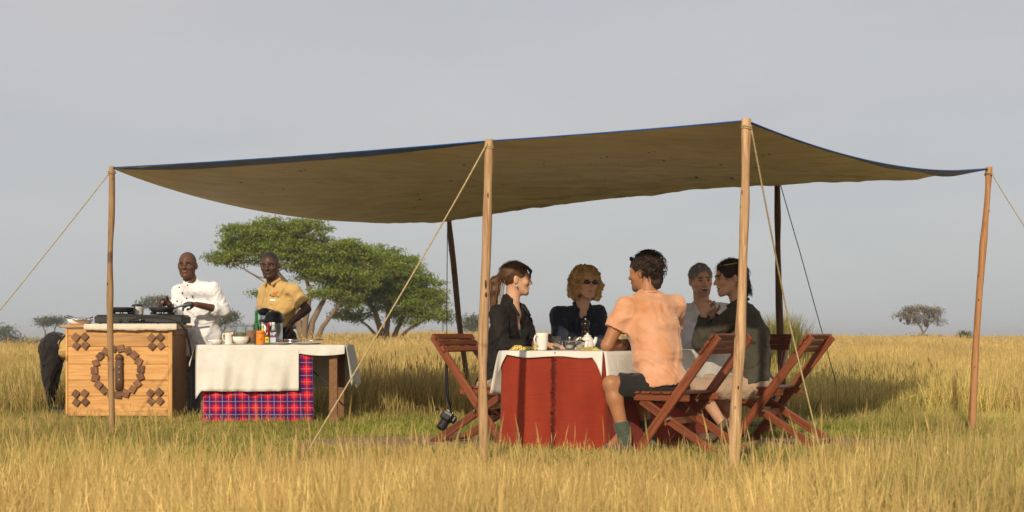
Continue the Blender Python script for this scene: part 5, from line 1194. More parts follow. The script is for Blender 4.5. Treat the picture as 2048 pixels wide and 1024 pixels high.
# --- woman with the ponytail, black jacket, left of the table
def woman_ponytail():
    pel = W(992, 768, 10.32); chest = W(1014, 668, 10.28); shc = W(1019, 622, 10.26); nb = W(1025, 610, 10.26); hc = W(1033, 559, 10.26); Rh = frame((1, .10, .0), (0.03, 0, 1)); s = 1.03
    root = thing('person', 'seated woman with long brown ponytail and black jacket', 'person', pel * A(1, 1, 0), 'people at the dining table')
    ft = A(.84, -.54, 0); Rc = frame(ft, nrm(shc - pel)); rs = shc + Rc @ A(.165, 0, -.02); ls = shc + Rc @ A(-.165, 0, -.02)
    re, rw = W(1008, 694, 10.0), W(1066, 689, 9.96); le, lw = W(1062, 690, 10.36), W(1094, 690, 10.10)
    F = Field(); head_field(F, hc, Rh, s, .95, .93); neck_field(F, hc, Rh, s, nb - Rc[:, 2] * .02, .047)
    F.ell(chest + Rc @ A(0, .012, .03), A(.125, .092, .13), Rc, .05); F.ell(shc - Rc[:, 2] * .03, A(.15, .07, .06), Rc, .04); F.ell(pel, A(.13, .09, .1), Rc, .06); F.cone(chest, pel, .085, None, .05)
    for a, b, w_, nd in ((rs, re, rw, A(.9, .3, 0)), (ls, le, lw, A(.9, -.4, 0))):
        limb(F, [a, b, w_], [.042, .034, .025]); hand_field(F, w_, nd, A(0, 0, -1), 1 if a is rs else -1, .5, .92)
    b, V = smesh('body', F, .0058, M['skin'], root); paint(b, V, SK, face_marks(SK, (.10, .05, .03), (.45, .14, .11)), hc, Rh, s); eyes(root, hc, Rh, s)
    F = Field(); torso_field(F, pel, chest, shc, ft, ft, .90, .98, .014, 1.0, 1.05)
    sleeve(F, rs, re, rw, .060, .050, .040, .97); sleeve(F, ls, le, lw, .060, .050, .040, .97)
    F.cone(nb + Rc @ A(0, -.02, -.01), nb + Rc @ A(0, -.02, .02), .064, .066, .03)
    F.cone(nb + Rc @ A(0, .10, .05), chest + Rc @ A(.0, .175, -.05), .085, .064, .012, 's'); F.cone(nb - Rc[:, 2] * .01, hc, .052, .060, .008, 's')
    F.plane(pel - A(0, 0, .055), (0, 0, -1)); smesh('jacket', F, .0075, M['jacket_black'], root, folds(9, .013, 3, (1, 1, .7)))
    F = Field(); F.ell(chest + Rc @ A(0, .018, -.03), A(.118, .100, .13), Rc, .03)
    for q in (-1, 1): F.ell(chest + Rc @ A(q * .06, .085, .0), A(.052, .048, .054), Rc, .035)
    F.plane(chest + Rc @ A(0, .1, .035), Rc @ A(0, .35, 1)); smesh('top', F, .008, M['top_black'], root)
    F = Field(); Rp = frame(ft)
    for q in (-1, 1): F.chain([pel + Rp @ A(q * .09, 0, -.02), pel + Rp @ A(q * .10, .42, -.02), pel + Rp @ A(q * .10, .38, -.36)], [.088, .065, .05], .03)
    F.ell(pel - A(0, 0, .01), A(.165, .125, .085), Rp, .03); smesh('trousers', F, .011, M['trouser_khaki'], root, folds(9, .008, 5))
    for q in (-1, 1):
        f_ = pel + Rp @ A(q * .10, .38, -.36); F = Field(); F.cone(f_ * A(1, 1, 0) + Rp @ A(0, -.04, .04), f_ * A(1, 1, 0) + Rp @ A(0, .12, .035), .04, .036, .02); F.cone(f_, f_ * A(1, 1, 0) + A(0, 0, .05), .045, .04, .02); smesh('shoe', F, .011, M['shoe'], root)
    def g(x, y, z): return hc + Rh @ (A(x, y, z) * s)
    F = Field(); F.ell(g(0, -.018, .040), A(.083, .102, .090) * s, Rh, .02); F.cone(g(0, -.075, .035), g(0, -.112, .02), .055 * s, .026 * s, .03)
    F.ell(g(0, .07, -.03), A(.078, .058, .090) * s, Rh, .012, 's')
    for q in (-1, 1): F.ell(g(q * .082, .0, -.02), A(.022, .03, .045) * s, Rh, .01, 's')
    F.cone(g(0, -.02, -.10), g(0, .06, -.1), .06 * s, .06 * s, .02, 's'); h, V = smesh('hair', F, .006, M['hair_brown'], root, folds(34, .0045, 8, (.3, .3, 1)))
    F = Field(); F.chain([g(0, -.115, .018), g(0, -.150, -.015), g(0, -.158, -.08), g(.0, -.165, -.16)], [.024, .036, .036, .026], .02); F.chain([g(0, -.165, -.16), g(.02, -.178, -.25)], [.026, .006], .01); smesh('ponytail', F, .006, M['hair_brown'], h, folds(40, .008, 4, (1, 1, .15)))
    fuzz('flyaway_hair', V, hc, Rh, s, 500, .04, .0011, M['hair_brown'], h, 8, drop=.1)
    r = np.random.default_rng(1); po = []
    for k in range(90):
        a = r.normal(size=2) * .016; po.append(np.array([g(a[0] * .6, -.116 + a[1] * .4, .02), g(a[0] * 1.9, -.150 + a[1] * 1.9, -.02), g(a[0] * 2.1, -.160 + a[1] * 1.9, -.10), g(a[0] * 1.5 + .008, -.170 + a[1] * 1.3, -.20), g(a[0] * 1.4 + .02, -.185 + a[1] * 2, -.28 - r.random() * .05)]))
    strands('hair_strands', po, .0022, M['hair_sunlit'], h)
    po = []
    for k in range(70):
        x = r.uniform(-.06, .06); po.append(np.array([g(x, .03 + r.random() * .02, .115 - abs(x) * .4), g(x * 1.05, .085, .095 - abs(x) * .3), g(x * 1.2, .105, .055 + r.normal() * .006), g(x * 1.35, .104 - abs(x) * .4, .018 + r.normal() * .014)]))
    strands('fringe', po, .0022, M['hair_brown'], h)
    MB().tube(np.array([g(.022 * math.cos(t), -.118, .018 + .022 * math.sin(t)) for t in np.linspace(0, 6.3, 13)]), .006, 6).build('hair_tie', M['rubber'], h)
    MB().ball(g(.085, -.005, -.052), A(.006, .006, .012), 8, 6).build('earring', M['steel'], root, True)
    F = Field(); a, b_ = nb + Rc @ A(.055, -.02, .02), nb + Rc @ A(.07, .09, -.015)          # stand-up collar, turned out
    for q in (-1, 1): F.chain([nb + Rc @ A(0, -.072, .035), nb + Rc @ A(q * .062, -.02, .03), nb + Rc @ A(q * .078, .050, -.005), nb + Rc @ A(q * .076, .100, -.075)], [.011, .011, .012, .012], .008); F.chain([nb + Rc @ A(0, -.076, .01), nb + Rc @ A(q * .07, -.02, .0), nb + Rc @ A(q * .076, .055, -.03)], [.014] * 3, .02)
    smesh('collar', F, .0065, M['jacket_black'], root)
woman_ponytail()

# --- curly blonde woman in a dark denim shirt and sunglasses
def woman_curly():
    pel = W(1150, 775, 11.08); chest = W(1156, 668, 11.02); shc = W(1157, 622, 10.98); nb = W(1164, 610, 10.97); hc = W(1172, 566, 10.93); Rh = frame((.34, -.94, -.02), (.02, 0, 1)); s = 1.06
    root = thing('person', 'seated woman with curly blonde hair, sunglasses and dark denim shirt', 'person', pel * A(1, 1, 0), 'people at the dining table')
    ft = A(.30, -.95, 0); Rc = frame(ft, nrm(shc - pel)); rs = shc + Rc @ A(.168, 0, -.025); ls = shc + Rc @ A(-.168, 0, -.025)
    re, rw = W(1120, 697, 10.78), W(1165, 694, 10.62); le, lw = W(1208, 694, 10.80), W(1180, 692, 10.60)
    F = Field(); head_field(F, hc, Rh, s, 1.0, .96); neck_field(F, hc, Rh, s, nb - A(0, 0, .02), .047)
    F.ell(chest + Rc @ A(0, .01, .03), A(.13, .088, .13), Rc, .05); F.ell(shc - A(0, 0, .03), A(.15, .07, .06), Rc, .04); F.ell(pel, A(.13, .09, .1), Rc, .06); F.cone(chest, pel, .085, None, .05)
    for a, b, w_, sd in ((rs, re, rw, 1), (ls, le, lw, -1)): limb(F, [a, b, w_], [.042, .036, .026]); hand_field(F, w_, Rc @ A(-sd * .9, .3, 0), A(0, 0, -1), sd, .6, .92)
    b, V = smesh('body', F, .0062, M['skin'], root); paint(b, V, SK, face_marks(SK, (.25, .14, .07), (.42, .15, .12)), hc, Rh, s); eyes(root, hc, Rh, s); sunglasses(root, hc, Rh, s)
    F = Field(); torso_field(F, pel, chest, shc, ft, ft, .95, 1.0, .016, .95, 1.05); sleeve(F, rs, re, rw, .066, .056, .046, .9); sleeve(F, ls, le, lw, .066, .056, .046, .9)
    F.cone(nb + Rc @ A(0, .10, .05), chest + Rc @ A(0, .18, -.10), .062, .055, .012, 's'); F.cone(nb - A(0, 0, .01), hc, .052, .060, .008, 's'); F.plane(pel - A(0, 0, .06), (0, 0, -1)); smesh('shirt', F, .0078, M['denim'], root, folds(9, .015, 13, (1, 1, .8)))
    F = Field()
    for q in (-1, 1): F.chain([nb + Rc @ A(q * .012, -.066, .025), nb + Rc @ A(q * .062, -.01, .012), nb + Rc @ A(q * .066, .062, -.04), chest + Rc @ A(q * .055, .118, .02)], [.012, .013, .016, .012], .01)
    smesh('collar', F, .0065, M['denim'], root)
    F = Field(); F.ell(chest + Rc @ A(0, .014, -.04), A(.12, .098, .13), Rc, .03)
    for q in (-1, 1): F.ell(chest + Rc @ A(q * .06, .08, -.005), A(.052, .048, .054), Rc, .035)
    F.plane(chest + Rc @ A(0, .1, .015), Rc @ A(0, .35, 1)); smesh('top', F, .008, M['top_taupe'], root)
    F = Field(); Rp = frame(ft)
    for q in (-1, 1): F.chain([pel + Rp @ A(q * .09, 0, -.02), pel + Rp @ A(q * .10, .40, -.02), pel + Rp @ A(q * .10, .36, -.40)], [.088, .065, .05], .03)
    F.ell(pel, A(.16, .12, .09), Rp, .03); smesh('trousers', F, .012, M['trouser_brown'], root)
    def g(x, y, z): return hc + Rh @ (A(x, y, z) * s)
    F = Field(); F.ell(g(0, -.02, .042), A(.088, .104, .090) * s, Rh, .02)
    for q in (-1, 1): F.chain([g(q * .072, .0, .05), g(q * .092, .005, -.02), g(q * .090, -.01, -.09)], [.030, .032, .034], .02)
    F.cone(g(0, -.08, .0), g(0, -.075, -.10), .07, .06, .03); F.ell(g(0, .088, -.035), A(.066, .062, .092) * s, Rh, .012, 's'); h, V = smesh('hair', F, .0065, M['hair_blonde'], root, folds(22, .026, 21))
    r = np.random.default_rng(2); po = []
    for k in range(760):
        a = r.uniform(-2.55, 2.55); el = r.uniform(.0, 1.4); x, y = math.sin(a), -math.cos(a)
        if abs(a) > 1.9 and el < .8: continue
        p0 = A(.088 * x * math.cos(el * .9), .104 * y * math.cos(el * .9) - .02, .045 + .09 * math.sin(el)); ln = r.uniform(.05, .13) * (1.2 if el < .7 else .8); fr = r.uniform(35, 70); ph = r.uniform(0, 6.3); am = r.uniform(.008, .018); pl = []
        for t in np.linspace(0, 1, 11):
            out = A(x, y, 0) * (.022 * math.sin(t * 2.4) + .012 * t); pl.append(g(*(p0 + out + A(am * math.sin(t * fr * ln * 2.2 + ph), am * math.cos(t * fr * ln * 2.2 + ph), -ln * t))))
        po.append(np.array(pl))
    strands('curls', po[::2], .0034, M['hair_blonde'], h); strands('curls', po[1::2], .003, M['hair_light'], h); MB().ball(g(.083, .0, -.045), .006, 8, 6).build('earring', M['steel'], root, True)
    for z in (.03, -.03): MB().ball(chest + Rc @ A(-.078, .124, z), A(.005, .004, .005), 8, 6).build('button', M['steel'], root)
woman_curly()

# --- man in the peach shirt, back to the camera
def man_peach():
    pel = W(1326, 772, 9.46); chest = W(1306, 660, 9.52); shc = W(1302, 606, 9.56); nb = W(1296, 588, 9.58); hc = W(1289, 546, 9.62); Rh = frame((-.83, .55, -.05), (-.02, 0, 1)); s = 1.08; sk = (.40, .185, .088)
    root = thing('person', 'seated man in peach t-shirt and dark shorts, back to camera', 'person', pel * A(1, 1, 0), 'people at the dining table')
    fp, ft = A(-.72, .69, 0), A(-.42, .91, 0); Rc = frame(ft, nrm(shc - pel)); rs = shc + Rc @ A(.195, .01, -.03); ls = shc + Rc @ A(-.195, .01, -.03)
    le, lw = W(1214, 691, 9.46), W(1262, 690, 9.80); re, rw = W(1340, 692, 9.92), W(1222, 687, 9.68)
    lk, la = W(1222, 768, 9.32), W(1247, 866, 9.30); rk, ra = W(1268, 762, 9.72), W(1296, 858, 9.78)
    F = Field(); head_field(F, hc, Rh, s, 1.05, 1.04); neck_field(F, hc, Rh, s, nb - Rc[:, 2] * .03, .056)
    F.ell(chest, A(.14, .09, .13), Rc, .05); F.ell(shc - Rc[:, 2] * .03, A(.16, .07, .06), Rc, .04); F.ell(pel, A(.13, .09, .1), Rc, .06); F.cone(chest, pel, .085, None, .05)
    limb(F, [ls, ls + (le - ls) * .45, le, le + (lw - le) * .35, lw], [.055, .052, .040, .044, .029]); hand_field(F, lw, Rc @ A(.8, .5, 0), A(0, 0, -1), -1, .5)
    limb(F, [rs, re, re + (rw - re) * .3, rw], [.055, .042, .042, .029]); hand_field(F, rw, nrm(le - rw + A(-.02, .05, .03)), A(.3, -.8, -.4), 1, 1.1)
    Rp = frame(fp); lh, rh = pel + Rp @ A(-.09, .0, -.02), pel + Rp @ A(.09, .0, -.02)
    for hp, kn, an in ((lh, lk, la), (rh, rk, ra)): limb(F, [hp, kn, kn + (an - kn) * .3, an], [.075, .056, .056, .036]); F.cone(an, an * A(1, 1, 0) + nrm(fp) * .13 + A(0, 0, .035), .036, .03, .02)
    b, V = smesh('body', F, .006, M['skin'], root); paint(b, V, sk, face_marks(sk, (.05, .03, .02), (.40, .14, .10), (.12, .07, .045)), hc, Rh, s); eyes(root, hc, Rh, s)
    F = Field(); torso_field(F, pel, chest, shc, fp, ft, 1.10, 1.12, .022, 0, 1.06); F.ell((pel + chest) / 2, A(.182, .132, .20), frame(A(-.50, .86, 0), nrm(chest - pel)), .05); F.ell(pel + A(0, 0, .06), A(.188, .138, .10), frame(A(-.6, .8, 0)), .05)
    F.cone(nb - Rc[:, 2] * .02, rs, .055, .062, .05); F.cone(nb - Rc[:, 2] * .02, ls, .055, .062, .05)
    F.cone(ls, ls + (le - ls) * .56, .075, .071, .035, cap=True); F.cone(rs, rs + (re - rs) * .56, .075, .071, .035, cap=True)
    F.cone(nb + Rc @ A(0, .0, .0), hc, .056, .060, .008, 's'); F.plane(pel + A(0, 0, .025), (.1, .1, -1)); smesh('t_shirt', F, .0078, M['shirt_peach'], root, drape_folds(31))
    a_ = np.linspace(0, 2 * PI, 25); MB().tube(np.array([nb + Rc @ A(.062 * math.cos(t), .066 * math.sin(t), .004 - .010 * math.sin(t)) for t in a_]), .0085, 8).build('neck_band', M['shirt_peach'], root, True)
    for a, b_ in ((ls, le), (rs, re)):
        u = nrm(b_ - a); x_ = nrm(np.cross(u, A(.3, 1, .2))); y_ = np.cross(u, x_); c_ = a + (b_ - a) * .555; MB().tube(np.array([c_ + (x_ * math.cos(t) + y_ * math.sin(t)) * .0715 for t in a_]), .0055, 6).build('sleeve_hem', M['shirt_peach'], root, True)
    F = Field(); F.ell(pel - A(0, 0, .01), A(.175, .135, .105), Rp, .05)
    for hp, kn in ((lh, lk), (rh, rk)): F.cone(hp, hp + (kn - hp) * .86, .097, .080, .04, cap=True)
    smesh('shorts', F, .009, M['shorts'], root, folds(8, .012, 33))
    for kn, an in ((lk, la), (rk, ra)):
        F = Field(); u = nrm(kn - an); F.cone(an + u * -.05, an + u * .075, .046, .050, .01, cap=True); smesh('sock', F, .008, M['sock'], root, folds(14, .006, 37, (.4, .4, 2)))
        F = Field(); g0 = an * A(1, 1, 0); F.cone(g0 + A(0, 0, .045), g0 + nrm(fp) * .15 + A(0, 0, .04), .044, .040, .02); F.cone(g0 - nrm(fp) * .04 + A(0, 0, .045), g0 + A(0, 0, .05), .038, .04, .02); smesh('shoe', F, .009, M['shoe'], root)
    def g(x, y, z): return hc + Rh @ (A(x, y, z) * s)
    F = Field(); F.ell(g(0, -.02, .045), A(.085, .104, .090) * s, Rh, .02); F.cone(g(0, -.07, .01), g(0, -.075, -.06), .055, .045, .03); F.ell(g(0, .08, -.045), A(.085, .074, .098) * s, Rh, .012, 's')
    for q in (-1, 1): F.ell(g(q * .08, .0, -.03), A(.025, .032, .045) * s, Rh, .01, 's')
    h, V = smesh('hair', F, .006, M['hair_dark'], root, folds(24, .014, 41))
    r = np.random.default_rng(4); po = []
    for k in range(420):
        a = r.uniform(-PI, PI); el = r.uniform(-.85, 1.5); x, y = math.sin(a), -math.cos(a)
        if abs(a) > 1.7 and el < .75: continue
        p0 = A(.085 * x * math.cos(el), .104 * y * math.cos(el) - .02, .045 + .09 * math.sin(el)); nn = nrm(A(x * math.cos(el), y * math.cos(el), math.sin(el))); ph = r.uniform(0, 6.3); am = r.uniform(.004, .009); t1 = nrm(np.cross(nn, A(.3, .2, 1))); t2 = np.cross(nn, t1); ln = r.uniform(.012, .03); dn = A(0, -.01, -.02)
        po.append(np.array([g(*(p0 + nn * ln * math.sin(t * 2.2) + dn * t + t1 * am * math.sin(t * 7 + ph) + t2 * am * math.cos(t * 7 + ph) * (1 + t))) for t in np.linspace(0, 1, 8)]))
    strands('curls', po, .003, M['hair_dark'], h)
    sunglasses(h, hc + Rh @ A(0, -.010, .088) * s, Rh, s, .084, .006, temple=False)
    q = np.linspace(0, 2 * PI, 17); u = nrm(lw - le); p = le + (lw - le) * .72; x = nrm(np.cross(u, A(0, 0, 1))); y = np.cross(u, x)
    MB().tube(np.array([p + (x * math.cos(t) + y * math.sin(t)) * .038 for t in q]), .004, 6).build('bracelet', M['rubber'], root, True)
man_peach()

# --- laughing grey-haired man at the far end
def man_grey():
    pel = W(1412, 782, 11.66); chest = W(1408, 672, 11.55); shc = W(1405, 620, 11.50); nb = W(1404, 608, 11.46); hc = W(1402, 562, 11.40); Rh = frame((.16, -.98, -.02), (-.06, 0, 1)); s = 1.10; sk = (.72, .41, .29)
    root = thing('person', 'laughing grey-haired man in pale shirt at the far end', 'person', pel * A(1, 1, 0), 'people at the dining table')
    ft = A(-.25, -.97, 0); Rc = frame(ft, nrm(shc - pel)); rs = shc + Rc @ A(.175, 0, -.03); ls = shc + Rc @ A(-.175, 0, -.03)
    re, rw = W(1378, 696, 11.38), W(1404, 696, 11.18); le, lw = W(1446, 696, 11.38), W(1425, 696, 11.18)
    F = Field(); head_field(F, hc, Rh, s, 1.08, 1.04, mouth=.012); neck_field(F, hc, Rh, s, nb - A(0, 0, .02), .056); F.ell(chest, A(.13, .088, .13), Rc, .05); F.ell(shc - A(0, 0, .03), A(.15, .07, .06), Rc, .04); F.ell(pel, A(.13, .09, .1), Rc, .06); F.cone(chest, pel, .085, None, .05)
    for a, b, w_, sd in ((rs, re, rw, 1), (ls, le, lw, -1)): limb(F, [a, b, w_], [.046, .038, .028]); hand_field(F, w_, Rc @ A(-sd * .9, .3, 0), A(0, 0, -1), sd, .6)
    b, V = smesh('body', F, .0062, M['skin'], root); paint(b, V, sk, face_marks(sk, (.10, .08, .07), (.40, .14, .11), (.25, .15, .11), mouth=.012), hc, Rh, s); eyes(root, hc, Rh, s)
    def g(x, y, z): return hc + Rh @ (A(x, y, z) * s)
    MB().tube([g(-.019, .084, -.055), g(-.008, .091, -.057), g(.008, .091, -.057), g(.019, .084, -.055)], .0042 * s, 6).build('teeth', M['teeth'], root, True)
    F = Field(); torso_field(F, pel, chest, shc, ft, ft, 1.05, 1.05, .016, 0, 1.0); F.cone(nb - A(0, 0, .03), rs, .05, .06, .05); F.cone(nb - A(0, 0, .03), ls, .05, .06, .05); sleeve(F, rs, re, rw, .07, .06, .05, .8); sleeve(F, ls, le, lw, .07, .06, .05, .8)
    F.cone(nb + Rc @ A(0, .08, .03), chest + Rc @ A(0, .16, .03), .04, .02, .012, 's'); F.cone(nb - A(0, 0, .01), hc, .058, .066, .008, 's'); F.plane(pel - A(0, 0, .05), (0, 0, -1)); smesh('shirt', F, .008, M['shirt_lilac'], root, folds(8, .013, 51))
    F = Field()
    for q in (-1, 1): F.chain([nb + Rc @ A(q * .012, -.07, .02), nb + Rc @ A(q * .066, 0, .01), nb + Rc @ A(q * .045, .085, -.03)], [.012, .014, .014], .01)
    smesh('collar', F, .0065, M['shirt_lilac'], root)
    F = Field(); Rp = frame(ft)
    for q in (-1, 1): F.chain([pel + Rp @ A(q * .09, 0, -.02), pel + Rp @ A(q * .10, .34, -.02), pel + Rp @ A(q * .10, .30, -.40)], [.09, .068, .05], .03)
    F.ell(pel, A(.16, .12, .09), Rp, .03); smesh('trousers', F, .012, M['trouser_grey'], root)
    F = Field(); F.ell(g(0, -.016, .044), A(.081, .101, .088) * s, Rh, .02); F.ell(g(0, .086, -.035), A(.075, .066, .102) * s, Rh, .012, 's'); F.cone(g(0, -.03, -.09), g(0, .05, -.08), .07 * s, None, .02, 's')
    for q in (-1, 1): F.ell(g(q * .082, -.005, -.03), A(.022, .03, .045) * s, Rh, .01, 's')
    h, V = smesh('hair', F, .006, M['hair_grey'], root, folds(40, .008, 55)); fuzz('short_hair', V, hc, Rh, s, 900, .022, .0014, M['hair_grey'], h, 3)
man_grey()

# --- woman in the olive shirt
def woman_olive():
    pel = W(1510, 770, 10.30); chest = W(1503, 676, 10.36); shc = W(1487, 622, 10.40); nb = W(1478, 606, 10.40); hc = W(1458, 557, 10.38); Rh = frame((-.97, -.22, -.10), (-.06, 0, 1)); s = 1.08
    root = thing('person', 'smiling woman in olive shirt and khaki trousers resting chin on hands', 'person', pel * A(1, 1, 0), 'people at the dining table')
    ft = A(-.80, .30, 0); fp = A(-.86, .45, 0); Rc = frame(ft, nrm(shc - pel)); ls = shc + Rc @ A(-.165, .01, -.03); rs = shc + Rc @ A(.165, .01, -.03)
    le, lw = W(1402, 686, 10.42), W(1408, 629, 10.36); re, rw = W(1432, 690, 10.72), W(1424, 632, 10.46)
    lk, la = W(1398, 777, 10.22), W(1446, 850, 10.26); rk, ra = W(1420, 770, 10.50), W(1480, 858, 10.50)
    F = Field(); head_field(F, hc, Rh, s, 1.08, .95, mouth=.010); neck_field(F, hc, Rh, s, nb - Rc[:, 2] * .02, .048); F.ell(chest, A(.125, .085, .13), Rc, .05); F.ell(shc - Rc[:, 2] * .03, A(.14, .07, .06), Rc, .04); F.ell(pel, A(.13, .09, .1), Rc, .06); F.cone(chest, pel, .085, None, .05)
    limb(F, [ls, le, lw], [.042, .036, .026]); limb(F, [rs, re, rw], [.042, .036, .026])
    hand_field(F, lw, A(.12, .25, 1), A(.3, .9, .1), -1, .95, .98); hand_field(F, rw, A(-.18, -.2, 1), A(-.2, -.95, .1), 1, 1.1, .98)
    Rp = frame(fp); lh, rh = pel + Rp @ A(-.09, 0, -.02), pel + Rp @ A(.09, 0, -.02)
    for hp, kn, an in ((lh, lk, la), (rh, rk, ra)): limb(F, [hp, kn, kn + (an - kn) * .3, an], [.07, .052, .05, .034])
    b, V = smesh('body', F, .006, M['skin'], root); paint(b, V, SK, face_marks(SK, (.05, .03, .02), (.45, .13, .11), mouth=.010), hc, Rh, s); eyes(root, hc, Rh, s)
    def g(x, y, z): return hc + Rh @ (A(x, y, z) * s)
    MB().tube([g(-.018, .085, -.054), g(-.008, .092, -.056), g(.008, .092, -.056), g(.018, .085, -.054)], .0042 * s, 6).build('teeth', M['teeth'], root, True)
    F = Field(); torso_field(F, pel, chest, shc, fp, ft, .98, 1.05, .018, .9, 1.02); F.cone(nb - Rc[:, 2] * .03, ls, .045, .058, .05); F.cone(nb - Rc[:, 2] * .03, rs, .045, .058, .05)
    sleeve(F, ls, le, lw, .068, .056, .044, .94); sleeve(F, rs, re, rw, .066, .056, .044, .94); F.cone(nb - Rc[:, 2] * .01, hc, .053, .062, .008, 's'); F.plane(pel + A(0, 0, .03), (.2, 0, -1)); smesh('shirt', F, .0078, M['shirt_olive'], root, folds(8, .014, 61, (1, 1, .8)))
    F = Field()
    for q in (-1, 1): F.chain([nb + Rc @ A(q * .012, -.066, .03), nb + Rc @ A(q * .062, -.005, .012), nb + Rc @ A(q * .04, .075, -.03)], [.012, .013, .013], .01)
    smesh('collar', F, .0065, M['shirt_olive'], root)
    F = Field(); F.ell(pel - A(0, 0, .005), A(.175, .14, .105), Rp, .05)
    for hp, kn, an in ((lh, lk, la), (rh, rk, ra)): F.cone(hp, kn, .092, .074, .04); F.cone(kn, kn + (an - kn) * .32, .072, .068, .03, cap=True)
    smesh('trousers', F, .0085, M['trouser_khaki'], root, folds(8, .012, 63))
    for k, an in enumerate((la, ra)):
        F = Field(); g0 = an * A(1, 1, 0); F.cone(g0 + A(0, 0, .05), g0 + nrm(fp) * .15 + A(0, 0, .04), .045, .040, .02); F.cone(g0 - nrm(fp) * .05 + A(0, 0, .05), an + A(0, 0, .01), .040, .046, .02); smesh('shoe', F, .0085, M['shoe'], root, folds(20, .005, 65))
    F = Field(); F.ell(g(0, -.022, .044), A(.086, .104, .092) * s, Rh, .02); F.chain([g(0, -.07, .03), g(0, -.088, -.05), g(0, -.098, -.115)], [.075, .062, .034], .03); F.ell(g(0, .085, -.04), A(.082, .072, .105) * s, Rh, .012, 's')
    for q in (-1, 1): F.ell(g(q * .085, .012, -.03), A(.026, .036, .05) * s, Rh, .01, 's')
    h, V = smesh('hair', F, .006, M['hair_dark'], root, folds(26, .007, 67, (.5, .5, 1)))
    r = np.random.default_rng(6); fuzz('short_hair', V, hc, Rh, s, 700, .045, .0014, M['hair_dark'], h, 9); po = []
    for k in range(160):
        a = r.uniform(-1.5, 1.5); x, y = math.sin(a), -math.cos(a); p0 = A(.082 * x, .10 * y - .02, .03 + r.uniform(-.02, .05)); po.append(np.array([g(*(p0 + A(x, y, 0) * .006)), g(*(p0 + A(x * .008, y * .01, -.05))), g(*(p0 + A(-x * .01, y * .012, -.10))), g(*(p0 + A(-x * .02 + r.normal() * .008, y * (.03 + r.random() * .02), -.135 - r.random() * .03)))]))
    strands('hair_strands', po, .0026, M['hair_dark'], h); sunglasses(h, hc + Rh @ A(0, -.028, .088) * s, Rh, s, .088, .0, temple=True)
woman_olive()
# --- chef in white
def standing_trousers(root, pel, Rp, mt, kn_f=.02, lo=.03, sep=.095, seed=71):
    F = Field(); F.ell(pel - A(0, 0, .01), A(.165, .115, .12), Rp, .05)
    for q in (-1, 1): F.chain([pel + Rp @ A(q * .085, 0, -.06), pel * A(1, 1, 0) + Rp @ A(q * sep, kn_f, pel[2] * .53), pel * A(1, 1, 0) + Rp @ A(q * sep, 0, lo + .06)], [.092, .070, .060], .03)
    smesh('trousers', F, .010, mt, root, folds(7, .012, seed, (1, 1, .5)))
    for q in (-1, 1):
        g0 = pel * A(1, 1, 0) + Rp @ A(q * sep, 0, 0); F = Field(); F.cone(g0 + A(0, 0, .045), g0 + Rp @ A(0, .15, .035), .045, .04, .02); F.cone(g0 + A(0, 0, .04), g0 + A(0, 0, .09), .045, .05, .02); smesh('shoe', F, .011, M['rubber'], root)
DK = (.125, .056, .033)
SCALP = [((0, -.055, .065), (.10, .095, .085), (.022, .014, .011), .8)]
